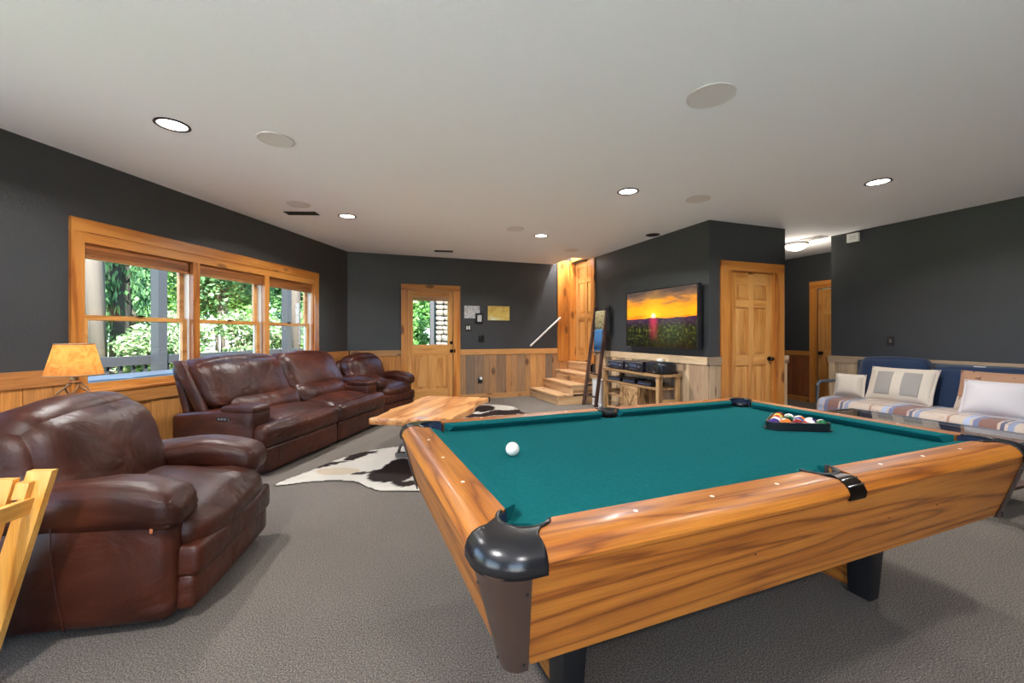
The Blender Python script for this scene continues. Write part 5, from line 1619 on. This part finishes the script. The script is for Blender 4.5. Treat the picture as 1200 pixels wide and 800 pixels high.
for k in range(5):
    lean('seat_slat', -0.045, -0.025, -0.172, 0.172, 0.24 + k * 0.085, 0.31 + k * 0.085, 'golden_y', 0.004)
lean('back_slat', 0.03, 0.055, -0.208, 0.208, 0.60, 0.66, 'golden_y', 0.004)

# ------------------------------------------------------------------ futon with throw and pillows along the right wall
FB0, FB1 = 1.70, 3.86
FA0, FA1 = 5.72, 6.54
fu = thing('futon', 'metal-framed navy futon under a plaid throw along the dark wall', 'futon', W(6.13, 2.78), PHI)
fa0, fa1, fb0, fb1 = FA0 - 6.13, FA1 - 6.13, FB0 - 2.78, FB1 - 2.78
for y in (fb0, fb1):
    bm = bmesh.new()
    tube(bm, [(fa0, y, 0.0), (fa0, y, 0.58), (fa0 + 0.05, y, 0.63), (fa1 - 0.05, y, 0.63), (fa1, y, 0.58), (fa1, y, 0.0)], 0.022, 10)
    obj('arm_frame', bm, 'grey_metal', fu, smooth='auto')
bm = bmesh.new(); box(bm, fa1 - 0.01, fa1 + 0.02, fb0, fb1, 0.86, 0.905)
br_ = obj('back_rail', bm, 'grey_metal', fu, bevel=0.006, seg=2, smooth='auto')
bx('rail_sticker', 'white_paint', br_, fa1 - 0.012, fa1 - 0.010, -0.20, -0.10, 0.872, 0.895)
for y in (fb0 + 0.01, fb0 + 0.72, fb0 + 1.43, fb1 - 0.01):
    bx('back_post', 'grey_metal', fu, fa1 - 0.005, fa1 + 0.015, y - 0.012, y + 0.012, 0.2, 0.862)
for x in (fa0, fa1 - 0.05):
    bx('seat_rail', 'grey_metal', fu, x - 0.015, x + 0.015, fb0, fb1, 0.20, 0.25)
obj('mattress', moved(pillow(0.78, 2.06, 0.16, 0.06, (0.01, 0, 0.01), 14, 0.006, 61), (-0.03, 0, 0.315)), 'navy', fu, smooth=True)
for (y, w_, zt, sd) in ((0.60, 0.72, 0.96, 62), (-0.35, 1.12, 0.885, 63)):
    def bk(q, p): 
        q.x += 0.06 * p.z
        return q
    obj('back_cushion', moved(pillow(0.17, w_, 0.54, 0.07, (0.03, 0.01, 0.02), 14, 0.008, sd, bk), (0.265, y, zt - 0.28)), 'navy', fu, smooth=True)
th = thing('plaid_throw', 'cream, blue and rust plaid throw spread over the futon seat', 'blanket', W(6.13, 2.78), PHI)
bm = bmesh.new()
rows = []
prof = [(-0.452, 0.10), (-0.456, 0.20), (-0.452, 0.33), (-0.43, 0.395), (-0.36, 0.412), (-0.1, 0.421), (0.12, 0.419), (0.21, 0.414)]
for k in range(43):
    y = -1.07 + 2.12 * k / 42
    r_ = []
    for i, (x, z) in enumerate(prof):
        wv = 0.008 * math.sin(k * 0.9 + i) + 0.006 * noise.noise(Vector((y * 6, i * 0.7, 3)))
        r_.append(bm.verts.new((x - (abs(wv) if i < 3 else 0), y, z + (abs(wv) if i >= 3 else 0))))
    rows.append(r_)
for A, B in zip(rows, rows[1:]):
    for i in range(len(prof) - 1): bm.faces.new((A[i], A[i + 1], B[i + 1], B[i]))
bmesh.ops.recalc_face_normals(bm, faces=bm.faces[:])
bmesh.ops.solidify(bm, geom=bm.faces[:], thickness=-0.006)
obj('cloth', bm, 'plaid', th, smooth=True)
bm = bmesh.new()
for k in range(70):
    y = -1.06 + 2.10 * k / 69
    box(bm, -0.459, -0.455, y - 0.003, y + 0.003, 0.055, 0.099)
tag(obj('fringe', bm, 'linen', th), kind='stuff')

def throw_pillow(name, label, w, h, d, mat, a, b, z, tilt, yaw, seed, deco=None):
    t = thing(name, label, 'pillow', W(a, b, z), PHI + rad(yaw), 'pillows on the futon')
    def pinch(q, p):
        e = (abs(p.y) * abs(p.z)) ** 3
        q.y *= 1 + 0.05 * e; q.z *= 1 + 0.05 * e
        q.x *= 1 - 0.75 * max(abs(p.y), abs(p.z)) ** 4
        x, zz = q.x, q.z + h / 2
        q.x = x * math.cos(tilt) + zz * math.sin(tilt); q.z = -x * math.sin(tilt) + zz * math.cos(tilt)
        return q
    o = obj('cover', pillow(d, w, h, 0.05, (0.03, 0, 0), 16, 0.006, seed, pinch), mat, t, smooth=True)
    if deco == 'panels':
        for s in (-1, 1):
            def pch(q, p, s=s):
                y, zz = q.y + s * w * 0.21, q.z
                py, pz = y / (w / 2), zz / (h / 2)
                x = -(d / 2 + 0.03 * (1 - py * py) * (1 - pz * pz)) * (1 - 0.75 * max(abs(py), abs(pz)) ** 4) - 0.004 + q.x
                zz += h / 2
                return Vector((x * math.cos(tilt) + zz * math.sin(tilt), y, -x * math.sin(tilt) + zz * math.cos(tilt)))
            obj('fabric_panel', pillow(0.004, w * 0.26, h * 0.66, 0.001, n=8, fn=pch), 'linen_grey', t, smooth=True)
    bm = bmesh.new()
    pts_ = []
    for i in range(40):
        k = i / 40 * 4; s_ = int(k); f = k - s_
        y, zz = {0: (-1 + 2 * f, -1), 1: (1, -1 + 2 * f), 2: (1 - 2 * f, 1), 3: (-1, 1 - 2 * f)}[s_]
        e = (abs(y) * abs(zz)) ** 3
        rx = 1 - 0.0 * e
        Y_, Z_ = y * w / 2 * (1 + 0.05 * e) * 0.992, zz * h / 2 * (1 + 0.05 * e) * 0.992 + h / 2
        pts_.append((Z_ * math.sin(tilt), Y_, Z_ * math.cos(tilt)))
    tube(bm, pts_, 0.006, 6, closed=True)
    obj('piping', bm, mat, t, smooth=True)
    return t
throw_pillow('throw_pillow', 'small plump cream pillow against the futon arm', 0.32, 0.30, 0.16, 'linen', 6.04, 3.675, 0.432, 0.25, 12, 71)
throw_pillow('throw_pillow', 'cream pillow with two grey fabric panels on the navy cushion', 0.64, 0.44, 0.15, 'linen', 6.07, 3.17, 0.430, 0.42, 2, 72, 'panels')
throw_pillow('throw_pillow', 'lodge-patterned beige pillow behind the plain white pillow', 0.62, 0.44, 0.13, 'lodge_cloth', 6.14, 2.36, 0.432, 0.36, 0, 73)
throw_pillow('throw_pillow', 'plain white pillow leaning on the lodge-patterned pillow', 0.50, 0.37, 0.13, 'cotton', 5.91, 2.28, 0.432, 0.44, 4, 74)

# glass-topped table in front of the futon
gt = thing('glass_coffee_table', 'glass-topped coffee table with dark wooden frame before the futon', 'coffee table', W(4.10, 1.56), PHI)
GW, GD, GH = 0.60, 1.25, 0.50
for x in (0.0, GW - 0.06):
    for y in (0.0, GD - 0.06):
        bx('leg', 'walnut_z', gt, x, x + 0.06, y, y + 0.06, 0, GH - 0.012, bevel=0.004)
for y in (0.015, GD - 0.045):
    bx('rail', 'walnut_z', gt, 0.06, GW - 0.06, y, y + 0.03, GH - 0.08, GH - 0.014)
for x in (0.015, GW - 0.045):
    bx('rail', 'walnut_z', gt, x, x + 0.03, 0.06, GD - 0.06, GH - 0.08, GH - 0.014)
bx('shelf', 'walnut_z', gt, 0.03, GW - 0.03, 0.03, GD - 0.03, 0.14, 0.16)
bx('glass_top', 'glass', gt, -0.02, GW + 0.02, -0.02, GD + 0.02, GH - 0.012, GH, bevel=0.003)
bm = bmesh.new()
for x0, x1, y0, y1 in ((-0.03, GW + 0.03, -0.03, -0.021), (-0.03, GW + 0.03, GD + 0.021, GD + 0.03), (-0.03, -0.021, -0.021, GD + 0.021), (GW + 0.021, GW + 0.03, -0.021, GD + 0.021)):
    box(bm, x0, x1, y0, y1, GH - 0.016, GH + 0.002)
obj('edge_band', bm, 'grey_metal', gt)

# ------------------------------------------------------------------ outdoors: deck, railing, posts, covered tub, trees
bm = bmesh.new(); prism(bm, [(-40, -30), (30, -30), (30, 40), (-40, 40)], -0.45, -0.35)
setting('ground', bm, 'lawn')
plain('bounce_concrete', srgb(214, 214, 214), 0.9)
bm = bmesh.new(); prism(bm, [(SIDE_A - 9.0, BACK_B - 7.0), (4.0, BACK_B - 7.0), (4.0, BACK_B - 0.16), (SIDE_A - 0.16, BACK_B - 0.16), (SIDE_A - 0.16, 0.6), (SIDE_A - 9.0, 0.6)], -0.34, -0.20)
setting('bounce_patio', bm, 'bounce_concrete', rotz=PHI)  # unseen pale slab added to bounce sunlight up to the ceiling
RO_ = -2.5
bm = bmesh.new(); box(bm, -3.3, 8.0, RO_ - 0.15, -0.17, -0.16, -0.08)
setting('deck', bm, 'porch_grey', LC, L_ROT)
rl = thing('deck_railing', 'dark grey deck railing with square balusters outside the windows', 'railing', L(0, RO_), L_ROT)
bx('top_rail', 'porch_grey', rl, -3.2, 8, -0.06, 0.06, 0.80, 0.93, bevel=0.01)
bx('bottom_rail', 'porch_grey', rl, -3.2, 8, -0.03, 0.03, 0.02, 0.09)
for k in range(64):
    x = -3.1 + k * 0.175
    bx('baluster', 'porch_grey', rl, x - 0.02, x + 0.02, -0.02, 0.02, 0.09, 0.80)
for t_, lab in ((1.37, 'dark square porch post seen through the window nearest the lamp'), (-1.47, 'dark square porch post seen through the window nearest the corner'), (4.3, 'dark square porch post beyond the covered tub')):
    t = thing('porch_post', lab, 'post', L(t_, RO_ + 0.16, -0.08), L_ROT)
    bx('shaft', 'porch_grey', t, -0.07, 0.07, -0.07, 0.07, 0, 3.4, bevel=0.006)
    bx('base_trim', 'porch_grey', t, -0.085, 0.085, -0.085, 0.085, 0, 0.16, bevel=0.006)
tb = thing('hot_tub', 'square hot tub under a blue-grey folding cover on the deck', 'hot tub', L(2.50, -1.22, -0.08), L_ROT)
bx('cabinet', 'tub_shell', tb, -1.2, 1.2, -0.95, 0.95, 0, 0.70, bevel=0.03, seg=2)
for x in (-0.605, 0.605):
    obj('cover_half', moved(pillow(1.2, 1.98, 0.09, 0.035, (0, 0, 0.012), 8), (x, 0, 0.75)), 'tub_cover', tb, smooth='auto')

def foliage_mesh(name, n, rx, rz, size, mat, seed):
    rnd = random.Random(seed)
    verts, faces = [], []
    blobs = [(Vector((rnd.uniform(-1, 1) * rx * 0.6, rnd.uniform(-1, 1) * rx * 0.6, rnd.uniform(-1, 1) * rz * 0.65)), rnd.uniform(0.3, 0.6)) for _ in range(14)]
    for i in range(n):
        c, s = blobs[rnd.randrange(len(blobs))]
        d = Vector((rnd.gauss(0, 1), rnd.gauss(0, 1), rnd.gauss(0, 1))).normalized()
        p = c + Vector((d.x * rx * s, d.y * rx * s, d.z * rz * s)) * (0.5 + 0.5 * rnd.random())
        u = Vector((rnd.gauss(0, 1), rnd.gauss(0, 1), rnd.gauss(0, 0.6))).normalized()
        w = u.cross(Vector((rnd.gauss(0, 1), rnd.gauss(0, 1), rnd.gauss(0, 1)))).normalized()
        a = size * rnd.uniform(0.6, 1.3)
        k = len(verts)
        verts += [p - u * a, p + w * a * 0.42, p + u * a, p - w * a * 0.42]
        faces.append((k, k + 1, k + 2, k + 3))
    me = bpy.data.meshes.new(name); me.from_pydata([tuple(v) for v in verts], [], faces); me.materials.append(M[mat])
    return me
tree_me = [foliage_mesh('foliage', 6500, 2.3, 2.6, 0.15, 'leaf_tree', 1), foliage_mesh('foliage', 6500, 2.3, 2.8, 0.16, 'leaf_dark', 2)]
shrub_me = [foliage_mesh('foliage', 4500, 1.25, 0.95, 0.085, 'leaf_shrub', 3), foliage_mesh('foliage', 4500, 1.25, 0.95, 0.09, 'leaf_tree', 4)]
def tree(az, dist, zc, kind, scale, label, trunk_r=0.16, bark='bark', trunk_h=6.0, group='trees beyond the deck'):
    loc = Vector((math.sin(rad(az)) * dist, math.cos(rad(az)) * dist, -0.35))
    t = thing('tree', label, 'tree', loc, random.uniform(0, 6), group)
    f = bpy.data.objects.new('foliage', tree_me[kind]); col.objects.link(f); f.parent = t; f.location = (0, 0, zc + 0.35); f.scale = (scale,) * 3; f['kind'] = 'stuff'
    bm = bmesh.new(); tube(bm, [(0, 0, 0), (0.08, 0.02, trunk_h * 0.4), (-0.03, 0.05, trunk_h * 0.75), (0.02, 0, trunk_h)], [trunk_r * 1.15, trunk_r, trunk_r * 0.85, trunk_r * 0.6], 12)
    obj('trunk', bm, bark, t, smooth=True)
    for k in range(3):
        bm = bmesh.new(); q = k * 2.1
        tube(bm, [(0, 0, trunk_h * (0.55 + 0.1 * k)), (math.cos(q) * 0.9, math.sin(q) * 0.9, trunk_h * (0.7 + 0.1 * k))], [trunk_r * 0.4, trunk_r * 0.15], 7)
        obj('branch', bm, bark, t, smooth=True)
    return t
for az, dist, zc, kind, sc2, lab in (
        (-51, 16.5, 3.0, 0, 0.75, 'bright green tree just behind the pale trunk outside'), (-34.5, 18.5, 3.4, 1, 0.75, 'dense green tree behind the flowering shrubs'), (-19, 17.5, 2.8, 0, 0.75, 'bright green tree outside between the windows and the glazed door'),
        (-59, 20, 3.4, 1, 0.85, 'dense green tree beyond the covered tub'), (-42.3, 21.5, 3.8, 0, 0.85, 'bright green tree behind the ivy-covered trunk'), (-26.5, 22.5, 3.4, 1, 0.85, 'dense green tree behind the pale trunk by the corner window'), (-12, 21, 3.2, 1, 0.85, 'dense green tree seen through the glazed door'),
        (-50, 26.5, 4.0, 1, 1.1, 'tall dense tree at the back, behind the pale trunk'), (-35, 26.5, 4.0, 0, 1.1, 'tall bright tree at the back, behind the flowering shrubs'), (-20, 27.5, 4.0, 0, 1.1, 'tall bright tree at the back, beyond the corner window'), (-6.5, 27, 4.0, 0, 1.1, 'tall bright tree at the back, beyond the glazed door'),
        (-42.5, 33, 5.0, 0, 1.4, 'very tall bright tree deepest in the woods behind the ivy-covered trunk'), (-28.5, 33, 5.0, 0, 1.4, 'very tall bright tree deepest in the woods beyond the corner window')):
    tree(az, dist, zc, kind, sc2, lab)
for az, dist, r_, bk_, lab in ((-44.6, 11.9, 0.17, 'bark', 'tall pale grey tree trunk framed in the window nearest the lamp'), (-27.4, 12.6, 0.16, 'bark', 'tall pale grey tree trunk framed in the window nearest the corner')):
    tree(az, dist, 8.6, 0, 0.40, lab, r_, bk_, 9.0, 'tall trunks outside')
tv_ = tree(-42.9, 14.6, 3.4, 1, 0.42, 'dark ivy-covered tree trunk outside the window nearest the lamp', 0.3, 'bark_dark', 8.0, 'tall trunks outside')
for ch in tv_.children:
    if ch.name.startswith('foliage'): ch.scale = (0.30, 0.30, 1.15)
def shrub(az, dist, zc, kind, s, label):
    loc = Vector((math.sin(rad(az)) * dist, math.cos(rad(az)) * dist, -0.35))
    t = thing('shrub', label, 'shrub', loc, random.uniform(0, 6), 'shrubs beyond the deck')
    f = bpy.data.objects.new('foliage', shrub_me[kind]); col.objects.link(f); f.parent = t; f.location = (0, 0, zc + 0.35); f.scale = (s,) * 3; f['kind'] = 'stuff'
    for k in range(4):
        bm = bmesh.new(); q = k * 1.57 + 0.4
        tube(bm, [(0.05 * math.cos(q), 0.05 * math.sin(q), 0), (0.25 * math.cos(q), 0.25 * math.sin(q), zc * 0.5 + 0.2), (0.4 * math.cos(q), 0.4 * math.sin(q), zc + 0.5)], [0.03, 0.022, 0.01], 6)
        obj('stem', bm, 'bark_dark', t, smooth=True)
for az, dist, zc, kind, sc2, lab in (
        (-52, 10.6, 0.8, 1, 0.72, 'plain green shrub near the covered tub'), (-39.4, 11.4, 0.9, 0, 0.74, 'pale flowering shrub under the ivy-covered trunk'), (-31.6, 13.2, 1.1, 0, 0.8, 'pale flowering shrub behind the railing of the middle window'), (-20, 14.0, 0.9, 1, 0.74, 'plain green shrub near the house corner'),
        (-47.6, 14.0, 1.1, 0, 0.85, 'taller pale flowering shrub under the pale trunk'), (-38.4, 15.0, 1.2, 0, 0.85, 'taller pale flowering shrub under the dense green tree'), (-28.8, 15.6, 1.2, 1, 0.85, 'taller plain green shrub beside the pale trunk by the corner window')):
    shrub(az, dist, zc, kind, sc2, lab)
for az, dist, zc, sc2, lab in ((-14.6, 11.0, 1.2, 0.62, 'green shrub right outside the glazed door'), (-11.6, 13.6, 2.0, 1.0, 'tall green shrub behind the one outside the glazed door')):
    shrub(az, dist, zc, 1, sc2, lab)

# stone pier and slim post outside the glazed door
t = thing('porch_post', 'slim dark post beside the stone pier outside the glazed door', 'post', (-1.86, 9.75, -0.35), PHI)
bx('shaft', 'porch_grey', t, -0.045, 0.045, -0.045, 0.045, 0, 3.4, bevel=0.004)
bx('base_trim', 'porch_grey', t, -0.06, 0.06, -0.06, 0.06, 0, 0.12)
pr = thing('stone_pier', 'stacked fieldstone pier outside the glazed door', 'pier', (-1.62, 9.95, -0.35), PHI)
bx('core', 'mortar', pr, -0.20, 0.20, -0.20, 0.20, 0, 3.2)
rs = random.Random(5)
z = 0.0
stones = []
for k in range(3):
    bm = pillow(1, 1, 1, 0.3, (0.05, 0.05, 0.05), 3, 0.12, 80 + k)
    me = bpy.data.meshes.new('stone'); bm.to_mesh(me); bm.free(); me.materials.append(M['stone'])
    for p in me.polygons: p.use_smooth = True
    stones.append(me)
while z < 3.15:
    h = rs.uniform(0.09, 0.16)
    for face in range(2):
        x = -0.22
        while x < 0.2:
            w_ = min(rs.uniform(0.10, 0.2), 0.23 - x)
            if w_ < 0.05: break
            o = bpy.data.objects.new('stone', rs.choice(stones)); col.objects.link(o); o.parent = pr
            if face == 0: o.location = (x + w_ / 2, -0.20, z + h / 2); o.scale = (w_ * 0.96, rs.uniform(0.07, 0.12), h * 0.95)
            else: o.location = (0.20, x + w_ / 2, z + h / 2); o.scale = (rs.uniform(0.07, 0.12), w_ * 0.96, h * 0.95)
            x += w_
    z += h
